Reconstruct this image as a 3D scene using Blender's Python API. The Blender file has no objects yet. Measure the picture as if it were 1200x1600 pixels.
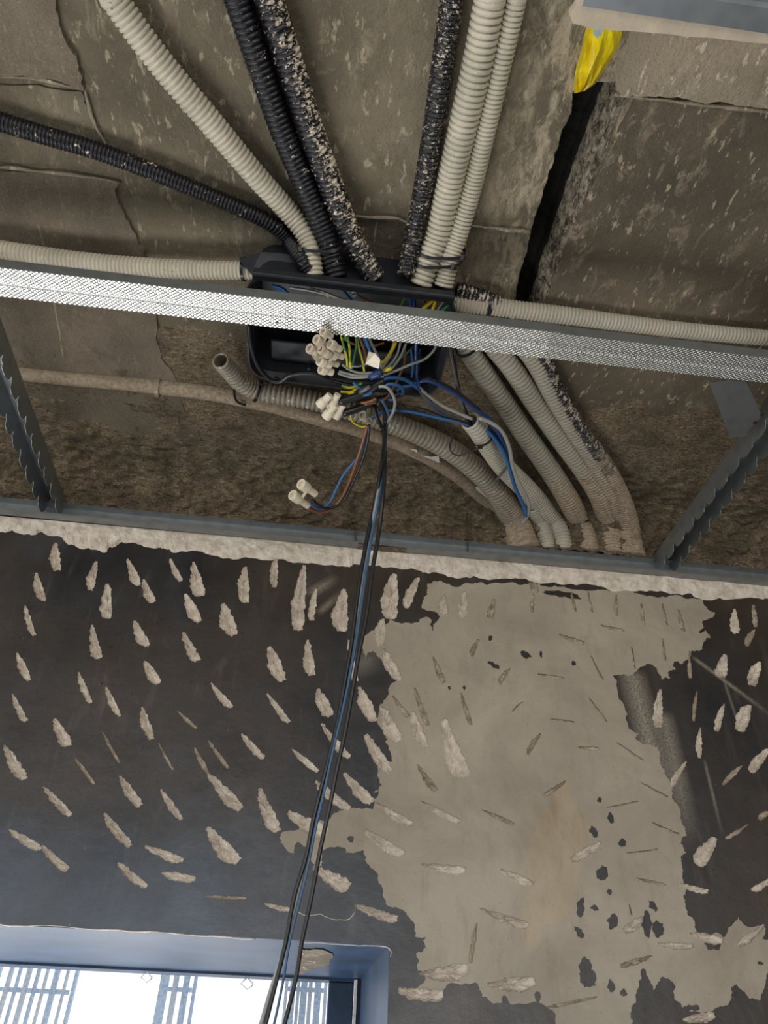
import bpy, bmesh, math, random
from mathutils import Vector, Matrix, noise
from mathutils.geometry import delaunay_2d_cdt, tessellate_polygon

# ------------------------------------------------------------------ camera, world, lights, exposure
SC = bpy.context.scene
COL = SC.collection
F = 26/36*1600                       # focal length in pixels of the 1200x1600 frame
CAM = Vector((0, -1.15, 1.9))
_n = Vector((430-600, -(1690-800), -F)).normalized()
_h = Vector((1, -0.04, 0)); _h = (_h - _h.dot(_n)*_n).normalized()
_u = _h.cross(_n)
ROT = Matrix((_h, _n, _u))           # camera axes -> world axes
cd = bpy.data.cameras.new('camera'); cam = bpy.data.objects.new('camera', cd); COL.objects.link(cam)
cd.sensor_fit = 'VERTICAL'; cd.sensor_height = 36; cd.sensor_width = 27; cd.lens = 26
cd.clip_start = 0.02; cd.clip_end = 200
cam.matrix_world = Matrix.Translation(CAM) @ ROT.to_4x4()
SC.camera = cam

w = bpy.data.worlds.new('overcast_sky'); SC.world = w; w.use_nodes = True
wn = w.node_tree.nodes; wl = w.node_tree.links
bg = wn['Background']; bg.inputs[1].default_value = 1.35
tc = wn.new('ShaderNodeTexCoord'); sx = wn.new('ShaderNodeSeparateXYZ'); cr = wn.new('ShaderNodeValToRGB')
wl.new(tc.outputs['Generated'], sx.inputs[0]); wl.new(sx.outputs['Z'], cr.inputs[0]); wl.new(cr.outputs[0], bg.inputs[0])
cr.color_ramp.elements[0].color = (1.0, 0.965, 0.91, 1); cr.color_ramp.elements[1].color = (0.45, 0.68, 1.0, 1)
cr.color_ramp.elements[0].position = 0.0; cr.color_ramp.elements[1].position = 0.35

def area(name, loc, direction, sx_, sy_, power, color):
    l = bpy.data.lights.new(name, 'AREA'); l.shape = 'RECTANGLE'; l.size = sx_; l.size_y = sy_
    l.energy = power; l.color = color
    o = bpy.data.objects.new(name, l); COL.objects.link(o); o.location = loc
    o.rotation_euler = Vector(direction).to_track_quat('-Z', 'Y').to_euler()
    return o
# daylight coming in through the window opening, low part of the opening
area('window_daylight', (-0.72, 0.30, 1.35), (0.15, -0.75, 0.65), 1.3, 0.9, 26, (1.0, 0.97, 0.92))
# daylight from the open side of the room behind the camera
area('room_daylight', (0.6, -4.2, 1.2), (-0.1, 1, 0.45), 2.5, 1.8, 30, (1.0, 0.94, 0.86))

SC.view_settings.view_transform = 'Standard'; SC.view_settings.look = 'None'
SC.view_settings.gamma = 1; SC.view_settings.use_curve_mapping = False
SC.view_settings.exposure = 0.18
SC.cycles.max_bounces = 6; SC.cycles.diffuse_bounces = 3

# ------------------------------------------------------------------ heights above the camera
ZS, ZC = 0.93, 0.80                  # concrete slab, suspended metal grid
WALLD = 1.15
def ray(x, y): return ROT @ Vector((x-600, -(y-800), -F))
def PZ(x, y, z):
    """point of the horizontal plane z metres above the camera seen at photo position x, y"""
    r = ray(x, y); return CAM + r*(z/r.z)
def PY(x, y, wy=0.0):
    r = ray(x, y); return CAM + r*((wy-CAM.y)/r.y)
def PS(x, y, off):
    """point held off the slab, or half sunk in the wall where the slab has ended"""
    p = PZ(x, y, ZS-off)
    return p if p.y < -off-0.02 else PY(x, y, -min(off, max(0.007, 0.007+(845-y)*0.0003)))
def rad(p, px):
    c = ROT.transposed() @ (p-CAM); return px*0.5*abs(c.z)/F

# ------------------------------------------------------------------ object helpers
def tag(o, label=None, cat=None, group=None, kind=None):
    if label: o['label'] = label
    if cat: o['category'] = cat
    if group: o['group'] = group
    if kind: o['kind'] = kind
    return o
def link(name, me, mat, parent=None, smooth=False):
    o = bpy.data.objects.new(name, me); COL.objects.link(o)
    for m in (mat if isinstance(mat, (list, tuple)) else [mat]): me.materials.append(m)
    if smooth:
        me.polygons.foreach_set('use_smooth', [True]*len(me.polygons))
    if parent: o.parent = parent; o.matrix_parent_inverse = parent.matrix_world.inverted()
    return o
def mesh(name, vs, fs, mat, parent=None, smooth=False):
    me = bpy.data.meshes.new(name); me.from_pydata([tuple(v) for v in vs], [], fs); me.update()
    return link(name, me, mat, parent, smooth)
def bobj(name, bm, mat, parent=None, smooth=False):
    bmesh.ops.recalc_face_normals(bm, faces=bm.faces[:])
    me = bpy.data.meshes.new(name); bm.to_mesh(me); bm.free()
    return link(name, me, mat, parent, smooth)
def empty(name, loc):
    o = bpy.data.objects.new(name, None); COL.objects.link(o); o.location = loc
    o.empty_display_size = 0.02; o.matrix_world = Matrix.Translation(loc)
    return o
def solid(o, t, off=0):
    m = o.modifiers.new('thickness', 'SOLIDIFY'); m.thickness = t; m.offset = off; return o
def bevel(o, wd, seg=2):
    m = o.modifiers.new('bevel', 'BEVEL'); m.width = wd; m.segments = seg; m.limit_method = 'ANGLE'; return o
def fbm(p, s, o=4): return noise.fractal(Vector(p)*s, 1.0, 2.0, o)

def catmull(P, closed=False):
    out = []; n = len(P)
    for i in range(n if closed else n-1):
        if closed: a, b, c, d = P[(i-1) % n], P[i], P[(i+1) % n], P[(i+2) % n]
        else: b, c = P[i], P[i+1]; a = P[i-1] if i else b*2-c; d = P[i+2] if i+2 < n else c*2-b
        for k in range(12):
            t = k/12
            out.append(0.5*((2*b)+(c-a)*t+(2*a-5*b+4*c-d)*t*t+(3*b-a-3*c+d)*t**3))
    if not closed: out.append(P[-1])
    return out
class Path:
    def __init__(s, P, R):
        """P control points, R radius at each"""
        pr = catmull([Vector((p.x, p.y, p.z)) for p in P]); rr = catmull([Vector((r, 0, 0)) for r in R])
        s.p = pr; s.r = [v.x for v in rr]; s.l = [0]
        for a, b in zip(pr, pr[1:]): s.l.append(s.l[-1]+(b-a).length)
        s.i = 0
    def at(s, d):
        d = max(0, min(d, s.l[-1]-1e-9))
        while s.i and s.l[s.i] > d: s.i -= 1
        while s.l[s.i+1] < d: s.i += 1
        t = (d-s.l[s.i])/max(1e-9, s.l[s.i+1]-s.l[s.i])
        return s.p[s.i].lerp(s.p[s.i+1], t), s.r[s.i]*(1-t)+s.r[s.i+1]*t
def sweep(path, ds, rf, sides=14, caps=True, closed=False, inner=None):
    """rings along the path; rf(k, d, radius, angle) gives the radius of ring k"""
    vs = []; fs = []; al = []
    T0 = None; N = None
    for k, d in enumerate(ds):
        p, r = path.at(d); q, _ = path.at(d+0.002); o, _ = path.at(d-0.002)
        T = (q-o).normalized()
        if N is None:
            N = T.orthogonal().normalized()
        else:
            N = (N-T*N.dot(T)).normalized()
        B = T.cross(N)
        for j in range(sides):
            a = 2*math.pi*j/sides; rr = rf(k, d, r, a)
            vs.append(p+(N*math.cos(a)+B*math.sin(a))*rr); al.append(d/path.l[-1])
        if k:
            b0 = (k-1)*sides; b1 = k*sides
            for j in range(sides):
                j2 = (j+1) % sides; fs.append((b0+j, b0+j2, b1+j2, b1+j))
    if caps: fs.append(tuple(range(sides))[::-1]); fs.append(tuple(range(len(vs)-sides, len(vs))))
    return vs, fs, al
def with_along(o, al):
    at = o.data.attributes.new('along', 'FLOAT', 'POINT'); at.data.foreach_set('value', al)
    return o

def tube(name, P, R, mat, parent=None, sides=8, step=0.006, wob=0):
    pa = Path(P, R if isinstance(R, list) else [R]*len(P)); n = max(2, int(pa.l[-1]/step))
    vs, fs, al = sweep(pa, [pa.l[-1]*k/n for k in range(n+1)],
        lambda k, d, r, a: r*(1+wob*noise.noise(Vector((d*60, a*1.3, r*900)))), sides)
    return mesh(name, vs, fs, mat, parent, True)
def lathe(prof, base, axis, mat, name, parent=None, sides=16):
    """prof: (radius, distance along axis)"""
    axis = axis.normalized(); N = axis.orthogonal().normalized(); B = axis.cross(N); vs = []; fs = []
    for r, d in prof:
        for j in range(sides):
            a = 2*math.pi*j/sides; vs.append(base+axis*d+(N*math.cos(a)+B*math.sin(a))*r)
    for k in range(len(prof)-1):
        for j in range(sides):
            j2 = (j+1) % sides; fs.append((k*sides+j, k*sides+j2, (k+1)*sides+j2, (k+1)*sides+j))
    fs.append(tuple(range(sides))[::-1]); fs.append(tuple(range(len(vs)-sides, len(vs))))
    return mesh(name, vs, fs, mat, parent, False)

# ------------------------------------------------------------------ materials
class M:
    def __init__(s, name, rough=0.7, metal=0.0, spec=0.5):
        s.m = bpy.data.materials.new(name); s.m.use_nodes = True; s.nt = s.m.node_tree
        s.b = s.nt.nodes['Principled BSDF']; s.b.inputs['Roughness'].default_value = rough
        s.b.inputs['Metallic'].default_value = metal; s.b.inputs['Specular IOR Level'].default_value = spec
        g = s.nt.nodes.new('ShaderNodeNewGeometry'); s.pos = g.outputs['Position']; s.last = None
    def add(s, t, **k):
        n = s.nt.nodes.new(t)
        for a, v in k.items(): setattr(n, a, v)
        return n
    def scaled(s, sc, rot=(0, 0, 0), src=None):
        n = s.add('ShaderNodeMapping'); s.nt.links.new(src or s.pos, n.inputs[0])
        n.inputs['Scale'].default_value = sc; n.inputs['Rotation'].default_value = rot
        return n.outputs[0]
    def noise(s, scale, detail=4, rough=0.55, vec=None, dist=0.0):
        n = s.add('ShaderNodeTexNoise'); s.nt.links.new(vec or s.pos, n.inputs['Vector'])
        n.inputs['Scale'].default_value = scale; n.inputs['Detail'].default_value = detail
        n.inputs['Roughness'].default_value = rough; n.inputs['Distortion'].default_value = dist
        return n.outputs['Fac']
    def voro(s, scale, vec=None):
        n = s.add('ShaderNodeTexVoronoi'); s.nt.links.new(vec or s.pos, n.inputs['Vector'])
        n.inputs['Scale'].default_value = scale; return n.outputs['Distance']
    def ramp(s, fac, a, b, lo=0.0, hi=1.0):
        n = s.add('ShaderNodeMapRange'); s.nt.links.new(fac, n.inputs[0])
        n.inputs['From Min'].default_value = a; n.inputs['From Max'].default_value = b
        n.inputs['To Min'].default_value = lo; n.inputs['To Max'].default_value = hi; return n.outputs[0]
    def math(s, op, a, b):
        n = s.add('ShaderNodeMath', operation=op)
        for i, v in enumerate((a, b)):
            if isinstance(v, (int, float)): n.inputs[i].default_value = v
            else: s.nt.links.new(v, n.inputs[i])
        return n.outputs[0]
    def mix(s, fac, a, b):
        n = s.add('ShaderNodeMix', data_type='RGBA')
        for i, v in ((0, fac), (6, a), (7, b)):
            if isinstance(v, (int, float)): n.inputs[i].default_value = v
            elif isinstance(v, tuple): n.inputs[i].default_value = (*v, 1)
            else: s.nt.links.new(v, n.inputs[i])
        return n.outputs[2]
    def color(s, c):
        if isinstance(c, tuple): s.b.inputs['Base Color'].default_value = (*c, 1)
        else: s.nt.links.new(c, s.b.inputs['Base Color'])
        return s
    def rough(s, v): s.nt.links.new(v, s.b.inputs['Roughness']); return s
    def bump(s, h, dist=0.001, strength=1.0):
        n = s.add('ShaderNodeBump'); n.inputs['Distance'].default_value = dist; n.inputs['Strength'].default_value = strength
        s.nt.links.new(h, n.inputs['Height'])
        if s.last: s.nt.links.new(s.last, n.inputs['Normal'])
        s.last = n.outputs[0]; s.nt.links.new(s.last, s.b.inputs['Normal']); return s
def plain(name, c, rough=0.5, metal=0.0, nz=0.25, sc=120, bmp=0.0):
    m = M(name, rough, metal); f = m.ramp(m.noise(sc, 5), 0.3, 0.7)
    m.color(m.mix(f, tuple(v*(1-nz) for v in c), tuple(min(1, v*(1+nz)) for v in c)))
    if bmp: m.bump(m.noise(sc*2, 5), bmp)
    return m.m

def slab_mat(name, base, blot, gritty=0.0, amount=0.5, wash=None):
    m = M(name, 0.8, 0, 0.3)
    big = m.ramp(m.noise(5, 4, 0.6), 0.3, 0.72)
    c = m.mix(big, tuple(v*0.55 for v in base), tuple(v*1.2 for v in base))
    c = m.mix(m.ramp(m.noise(11, 6, 0.68, None, 0.8), 0.52, 0.72, 0, 0.55), c, tuple(v*0.42 for v in base))
    # broad cream smears, drawn out along the formwork
    st = m.noise(24, 6, 0.72, m.scaled((1.6, 0.8, 1), (0, 0, 0.2)), 0.6)
    reg = m.ramp(m.noise(4.5, 3, 0.6), 0.36, 0.56)
    c = m.mix(m.math('MULTIPLY', m.ramp(st, 0.55, 0.70), m.math('MULTIPLY', reg, amount)), c, blot)
    fl = m.noise(80, 4, 0.65, m.scaled((1.3, 0.5, 1), (0, 0, -0.12)))
    c = m.mix(m.math('MULTIPLY', m.ramp(fl, 0.60, 0.66), amount), c, tuple(min(1, v*1.1) for v in blot))
    dk = m.noise(60, 5, 0.7)
    c = m.mix(m.ramp(dk, 0.60, 0.72, 0, 0.35), c, tuple(v*0.45 for v in base))
    if wash:
        sw = m.add('ShaderNodeSeparateXYZ'); m.nt.links.new(m.pos, sw.inputs[0])
        wx = m.math('MULTIPLY', m.ramp(sw.outputs['X'], wash[0], wash[1]), m.ramp(sw.outputs['Y'], -0.40, -0.62))
        wn_ = m.noise(42, 6, 0.75, m.scaled((1.5, 0.7, 1), (0, 0, -0.1)), 0.7)
        c = m.mix(m.math('MULTIPLY', wx, m.ramp(wn_, 0.44, 0.60, 0, 0.85)), c, blot)
    if gritty:
        gr = m.noise(420, 3, 0.7)
        c = m.mix(m.ramp(gr, 0.60, 0.72, 0, gritty), c, tuple(min(1, v*1.25) for v in blot))
        c = m.mix(m.ramp(gr, 0.42, 0.30, 0, gritty), c, tuple(v*0.4 for v in base))
        m.bump(gr, 0.0015)
    m.bump(m.noise(90, 6, 0.7), 0.003); m.bump(m.noise(14, 4, 0.6), 0.008)
    m.color(c); return m.m

SLAB = slab_mat('sooty_concrete', (0.205, 0.172, 0.118), (0.50, 0.42, 0.30), 0.15, 0.6, (PZ(745, 200, ZS).x, PZ(850, 200, ZS).x))
SLAB_GRIT = slab_mat('gritty_plaster', (0.21, 0.172, 0.125), (0.42, 0.35, 0.26), 0.55, 0.25)
SLAB_PANEL = slab_mat('smooth_panel', (0.155, 0.125, 0.088), (0.46, 0.38, 0.27), 0.12, 0.8)
MORTAR = slab_mat('rough_mortar', (0.36, 0.30, 0.22), (0.62, 0.53, 0.41), 0.35, 0.9)
GROOVE = slab_mat('shade_black_joint', (0.018, 0.017, 0.013), (0.06, 0.05, 0.04), 0.1, 0.2)  # shade inside the joint, put into the colour as near-black

def joint_mortar():
    m = M('streaky_joint_mortar', 0.9, 0, 0.2)
    st = m.noise(85, 7, 0.8, m.scaled((2.2, 0.7, 1), (0, 0, 0.0)), 0.8)
    c = m.mix(m.ramp(st, 0.42, 0.60), (0.06, 0.05, 0.035), (0.52, 0.44, 0.33))
    m.color(c); m.bump(st, 0.006); return m.m
JMORT = joint_mortar()

def fibrous():
    m = M('fibrous_coating', 0.95, 0, 0.2)
    v = m.scaled((1.0, 2.2, 2.2), (0, 0, 0.4)); n1 = m.noise(130, 6, 0.75, v, 1.2); n2 = m.noise(20, 4, 0.6)
    c = m.mix(m.ramp(n1, 0.38, 0.66), (0.085, 0.064, 0.04), (0.62, 0.49, 0.33))
    c = m.mix(m.ramp(n2, 0.35, 0.65, 0.6, 0.0), c, (0.09, 0.07, 0.048))
    m.color(c); m.bump(n1, 0.005); m.bump(m.noise(300, 4, 0.7), 0.0015); return m.m
FIB = fibrous()

def black_wall():
    m = M('black_paint', 0.36, 0, 0.75)
    n = m.ramp(m.noise(3.2, 4, 0.6), 0.35, 0.68)
    c = m.mix(n, (0.012, 0.0125, 0.015), (0.050, 0.036, 0.026))
    st = m.noise(7, 5, 0.65, m.scaled((6, 1, 1.0), (0, 0.35, 0)), 0.4)
    c = m.mix(m.ramp(st, 0.56, 0.8, 0, 0.30), c, (0.20, 0.17, 0.14))
    sp = m.noise(170, 2, 0.5); c = m.mix(m.math('MULTIPLY', m.ramp(sp, 0.72, 0.76), m.ramp(m.noise(9, 3), 0.5, 0.62)), c, (0.42, 0.38, 0.32))
    sp2 = m.noise(90, 2, 0.5); c = m.mix(m.ramp(sp2, 0.66, 0.7, 0, 0.8), c, (0.008, 0.008, 0.010))
    sl = m.add('ShaderNodeSeparateXYZ'); m.nt.links.new(m.pos, sl.inputs[0])   # window glow put into the colour as a bluish tint, mixed with mottled dust
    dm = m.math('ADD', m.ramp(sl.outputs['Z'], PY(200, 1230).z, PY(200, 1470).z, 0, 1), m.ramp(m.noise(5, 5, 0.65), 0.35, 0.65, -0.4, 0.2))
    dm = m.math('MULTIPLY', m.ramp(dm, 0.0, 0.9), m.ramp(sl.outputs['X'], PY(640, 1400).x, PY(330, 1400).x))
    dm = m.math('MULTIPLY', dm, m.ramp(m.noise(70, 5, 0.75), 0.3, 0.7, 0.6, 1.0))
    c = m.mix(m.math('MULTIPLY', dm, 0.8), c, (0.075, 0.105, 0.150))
    # dusty wiped streaks right of the bare patch: distance from three lines on the wall
    s = m.add('ShaderNodeSeparateXYZ'); m.nt.links.new(m.pos, s.inputs[0]); X, Z = s.outputs['X'], s.outputs['Z']
    gn = m.noise(260, 2, 0.6)
    for (a, b, wd, amt) in STREAKS:
        dx, dz = b.x-a.x, b.z-a.z; L = math.hypot(dx, dz); nx, nz = -dz/L, dx/L; tx, tz = dx/L, dz/L
        dist = m.math('ABSOLUTE', m.math('SUBTRACT', m.math('ADD', m.math('MULTIPLY', X, nx), m.math('MULTIPLY', Z, nz)), a.x*nx+a.z*nz), 0)
        al = m.math('SUBTRACT', m.math('ADD', m.math('MULTIPLY', X, tx), m.math('MULTIPLY', Z, tz)), a.x*tx+a.z*tz)
        f = m.math('MULTIPLY', m.ramp(dist, wd, 0), m.math('MULTIPLY', m.ramp(al, 0, 0.015), m.ramp(al, L, L*0.5)))
        f = m.math('MULTIPLY', f, m.ramp(gn, 0.35, 0.60, 0.25, amt)); c = m.mix(f, c, (0.42, 0.37, 0.29))
    m.color(c); m.rough(m.ramp(m.noise(12, 4), 0.3, 0.7, 0.30, 0.50))
    m.bump(m.noise(25, 3), 0.0012); m.bump(m.noise(500, 2), 0.00015); return m.m
STREAKS = [(PY(985, 1045), PY(1062, 1340), 0.030, 0.8), (PY(1035, 1110), PY(1085, 1330), 0.022, 0.6),
           (PY(1080, 1025), PY(1215, 1125), 0.006, 0.7), (PY(1100, 1185), PY(1130, 1310), 0.004, 0.5),
           (PY(480, 930), PY(530, 900), 0.014, 0.6), (PY(495, 960), PY(535, 925), 0.010, 0.5),
           (PY(545, 1045), PY(600, 1020), 0.03, 0.35), (PY(1130, 1060), PY(1160, 1150), 0.004, 0.4)]
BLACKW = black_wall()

def patch_mat(name, a, b, stain):
    m = M(name, 0.75, 0, 0.35)
    c = m.mix(m.ramp(m.noise(6, 5, 0.62, None, 0.5), 0.32, 0.68), a, b)
    c = m.mix(m.ramp(m.noise(16, 6, 0.7, m.scaled((2.5, 1, 0.8))), 0.52, 0.76, 0, 0.45), c, stain)
    c = m.mix(m.ramp(m.noise(300, 2, 0.6), 0.7, 0.76, 0, 0.5), c, (0.06, 0.055, 0.05))
    m.color(c); m.bump(m.noise(35, 6, 0.65), 0.0015); m.bump(m.noise(300, 3), 0.0003); return m.m
PATCH = patch_mat('bare_grey_render', (0.31, 0.265, 0.205), (0.45, 0.395, 0.315), (0.24, 0.20, 0.15))
STAIN = patch_mat('ochre_stained_render', (0.33, 0.26, 0.18), (0.49, 0.41, 0.30), (0.20, 0.135, 0.08))
CHIP = M('cream_gypsum', 0.9, 0, 0.2)
CHIP.color(CHIP.mix(CHIP.ramp(CHIP.noise(60, 5, 0.7), 0.35, 0.68), (0.60, 0.51, 0.42), (0.93, 0.85, 0.74)))
CHIP.bump(CHIP.noise(160, 6, 0.75), 0.003); CHIP = CHIP.m
GCHIP = M('grey_scored_render', 0.9, 0, 0.2)
GCHIP.color(GCHIP.mix(GCHIP.ramp(GCHIP.noise(70, 5, 0.7), 0.35, 0.68), (0.30, 0.24, 0.17), (0.62, 0.54, 0.43)))
GCHIP.bump(GCHIP.noise(160, 5, 0.7), 0.002); GCHIP = GCHIP.m
REVEAL = plain('blue_black_reveal_paint', (0.016, 0.034, 0.070), 0.42, 0, 0.35, 15)
REVEAL.node_tree.nodes['Principled BSDF'].inputs['Specular IOR Level'].default_value = 0.25

def conduit_mat(name, base, spot, lo, hi, rough, tail=None, dust=None, fine=95, flank=False):
    m = M(name, rough, 0, 0.5)
    c = m.mix(m.ramp(m.noise(18, 4), 0.3, 0.7), tuple(v*0.85 for v in base), tuple(min(1, v*1.12) for v in base))
    if dust: c = m.mix(m.ramp(m.noise(32, 5, 0.7), 0.46, 0.68, 0, 0.75), c, dust)
    f = m.math('MAXIMUM', m.ramp(m.noise(fine, 5, 0.7, None, 0.3), lo, hi), m.ramp(m.noise(fine*3, 3, 0.6), lo+0.065, hi+0.065))
    if lo < 0.6:   # spatter kept to one flank of the tube
        f = m.math('MULTIPLY', f, m.ramp(m.noise(9, 2), 0.30, 0.5, 0.5, 1.0))
    if flank:
        g_ = m.add('ShaderNodeNewGeometry'); sn = m.add('ShaderNodeSeparateXYZ'); m.nt.links.new(g_.outputs['Normal'], sn.inputs[0])
        f = m.math('MULTIPLY', f, m.math('MAXIMUM', m.ramp(sn.outputs['X'], -0.1, 0.25), m.ramp(m.noise(fine*2, 4, 0.6), 0.60, 0.63)))
    c = m.mix(f, c, spot)
    at = m.add('ShaderNodeAttribute', attribute_name='along')
    if tail:
        t = m.math('ADD', at.outputs['Fac'], m.ramp(m.noise(30, 5, 0.7), 0.3, 0.7, -0.16, 0.16))
        f2 = m.ramp(t, tail-0.06, tail+0.1)
        c = m.mix(f2, c, m.mix(m.ramp(m.noise(150, 5, 0.7), 0.35, 0.65), (0.24, 0.18, 0.125), (0.46, 0.37, 0.27)))
        m.rough(m.ramp(f2, 0, 1, rough, 0.95))
    m.bump(m.noise(220, 5, 0.7), 0.0008); m.color(c); return m.m
CREAM_SPOT = (0.72, 0.62, 0.49)
GREY = conduit_mat('grey_conduit_plastic', (0.53, 0.485, 0.385), (0.66, 0.57, 0.45), 0.57, 0.64, 0.5)
GREYD = conduit_mat('dusty_grey_conduit_plastic', (0.42, 0.395, 0.325), (0.54, 0.46, 0.36), 0.58, 0.66, 0.55, None, (0.48, 0.40, 0.31))
GREYT = conduit_mat('grey_conduit_with_mortar_end', (0.36, 0.335, 0.27), (0.58, 0.56, 0.52), 0.66, 0.70, 0.55, 0.62, (0.33, 0.27, 0.20))
SILV = conduit_mat('glazed_grey_conduit', (0.30, 0.27, 0.21), (0.62, 0.60, 0.55), 0.60, 0.64, 0.28, 0.85, (0.33, 0.26, 0.18))
BLK = conduit_mat('black_conduit_plastic', (0.008, 0.008, 0.012), CREAM_SPOT, 0.64, 0.66, 0.30)
BLKS = conduit_mat('black_conduit_plastic_spattered', (0.008, 0.008, 0.012), CREAM_SPOT, 0.515, 0.53, 0.30, flank=True)
BLKT = conduit_mat('black_conduit_with_mortar_end', (0.008, 0.008, 0.012), CREAM_SPOT, 0.53, 0.55, 0.4, 0.62, flank=True)
PIPE = conduit_mat('plastered_pipe', (0.36, 0.305, 0.225), (0.50, 0.43, 0.33), 0.58, 0.7, 0.6, 0.40, (0.26, 0.21, 0.15))
INK = plain('black_print', (0.02, 0.02, 0.025), 0.5)

def galv(name, base, rough, knurl=False, dark=0.85):
    m = M(name, rough, 1.0)
    c = m.mix(m.ramp(m.voro(45), 0.1, 0.6), tuple(v*dark for v in base), base)
    c = m.mix(m.ramp(m.noise(10, 4), 0.58, 0.85, 0, 0.15), c, (0.75, 0.76, 0.76)); m.color(c)
    if knurl:
        s = m.add('ShaderNodeSeparateXYZ'); m.nt.links.new(m.pos, s.inputs[0])
        a = m.math('SINE', m.math('MULTIPLY', s.outputs['X'], 2*math.pi/0.0064), 0)
        b = m.math('SINE', m.math('MULTIPLY', s.outputs['Y'], 2*math.pi/0.0048), 0)
        m.bump(m.math('MAXIMUM', m.math('MULTIPLY', a, b), -0.2), 0.0013)
        kn = m.ramp(m.math('MULTIPLY', a, b), 0.45, 0.8, 0, 0.14); c = m.mix(kn, c, tuple(v*0.4 for v in base)); m.color(c)
    m.bump(m.noise(30, 3), 0.0006); return m.m
KNURL = galv('knurled_galvanised_steel', (0.80, 0.81, 0.80), 0.38, True)
KNURL2 = galv('dull_knurled_galvanised_steel', (0.62, 0.63, 0.62), 0.45, True)
STEEL = galv('galvanised_steel', (0.36, 0.385, 0.395), 0.55)
STEELB = galv('blue_grey_galvanised_steel', (0.55, 0.60, 0.64), 0.45)
BOXM = plain('black_box_plastic', (0.018, 0.020, 0.026), 0.42, 0, 0.2, 60)
DRUM = plain('glossy_black_plastic', (0.012, 0.012, 0.014), 0.3)
CREAM = plain('cream_terminal_plastic', (0.72, 0.64, 0.50), 0.4, 0, 0.1, 200)
CREAMD = plain('dusty_terminal_plastic', (0.50, 0.43, 0.33), 0.6, 0, 0.2, 150, 0.0004)
BRASS = plain('brass', (0.35, 0.25, 0.12), 0.35, 1.0)
YEL = M('yellow_plastic_film', 0.3, 0, 0.5); YEL.color(YEL.mix(YEL.ramp(YEL.noise(30, 4), 0.4, 0.65), (0.62, 0.44, 0.0), (0.90, 0.72, 0.01))); YEL.bump(YEL.noise(45, 4), 0.003); YEL = YEL.m
LBLUE = plain('pale_blue_film', (0.35, 0.45, 0.50), 0.4)
WIRE = {k: plain(k+'_insulation', c, 0.35, 0, 0.12, 60) for k, c in dict(
    muted_blue=(0.04, 0.10, 0.19), blue=(0.025, 0.12, 0.32), dark_blue=(0.015, 0.045, 0.16), grey=(0.30, 0.30, 0.28), black=(0.012, 0.012, 0.014),
    brown=(0.20, 0.075, 0.03), yellow=(0.70, 0.55, 0.02), green=(0.05, 0.20, 0.07), dark_grey=(0.10, 0.10, 0.105)).items()}
yg = M('yellow_green_insulation', 0.35)
yg.color(yg.mix(yg.ramp(yg.noise(55, 1, 0.3), 0.49, 0.51), (0.62, 0.58, 0.04), (0.10, 0.28, 0.05))); WIRE['yellow_green'] = yg.m
FACADE = plain('white_facade', (0.9, 0.9, 0.9), 0.7)
POLEW = plain('white_blind_slats', (0.97, 0.95, 0.92), 0.5)
POLEB = plain('blue_grey_blind_slats', (0.78, 0.86, 0.96), 0.5)

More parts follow.
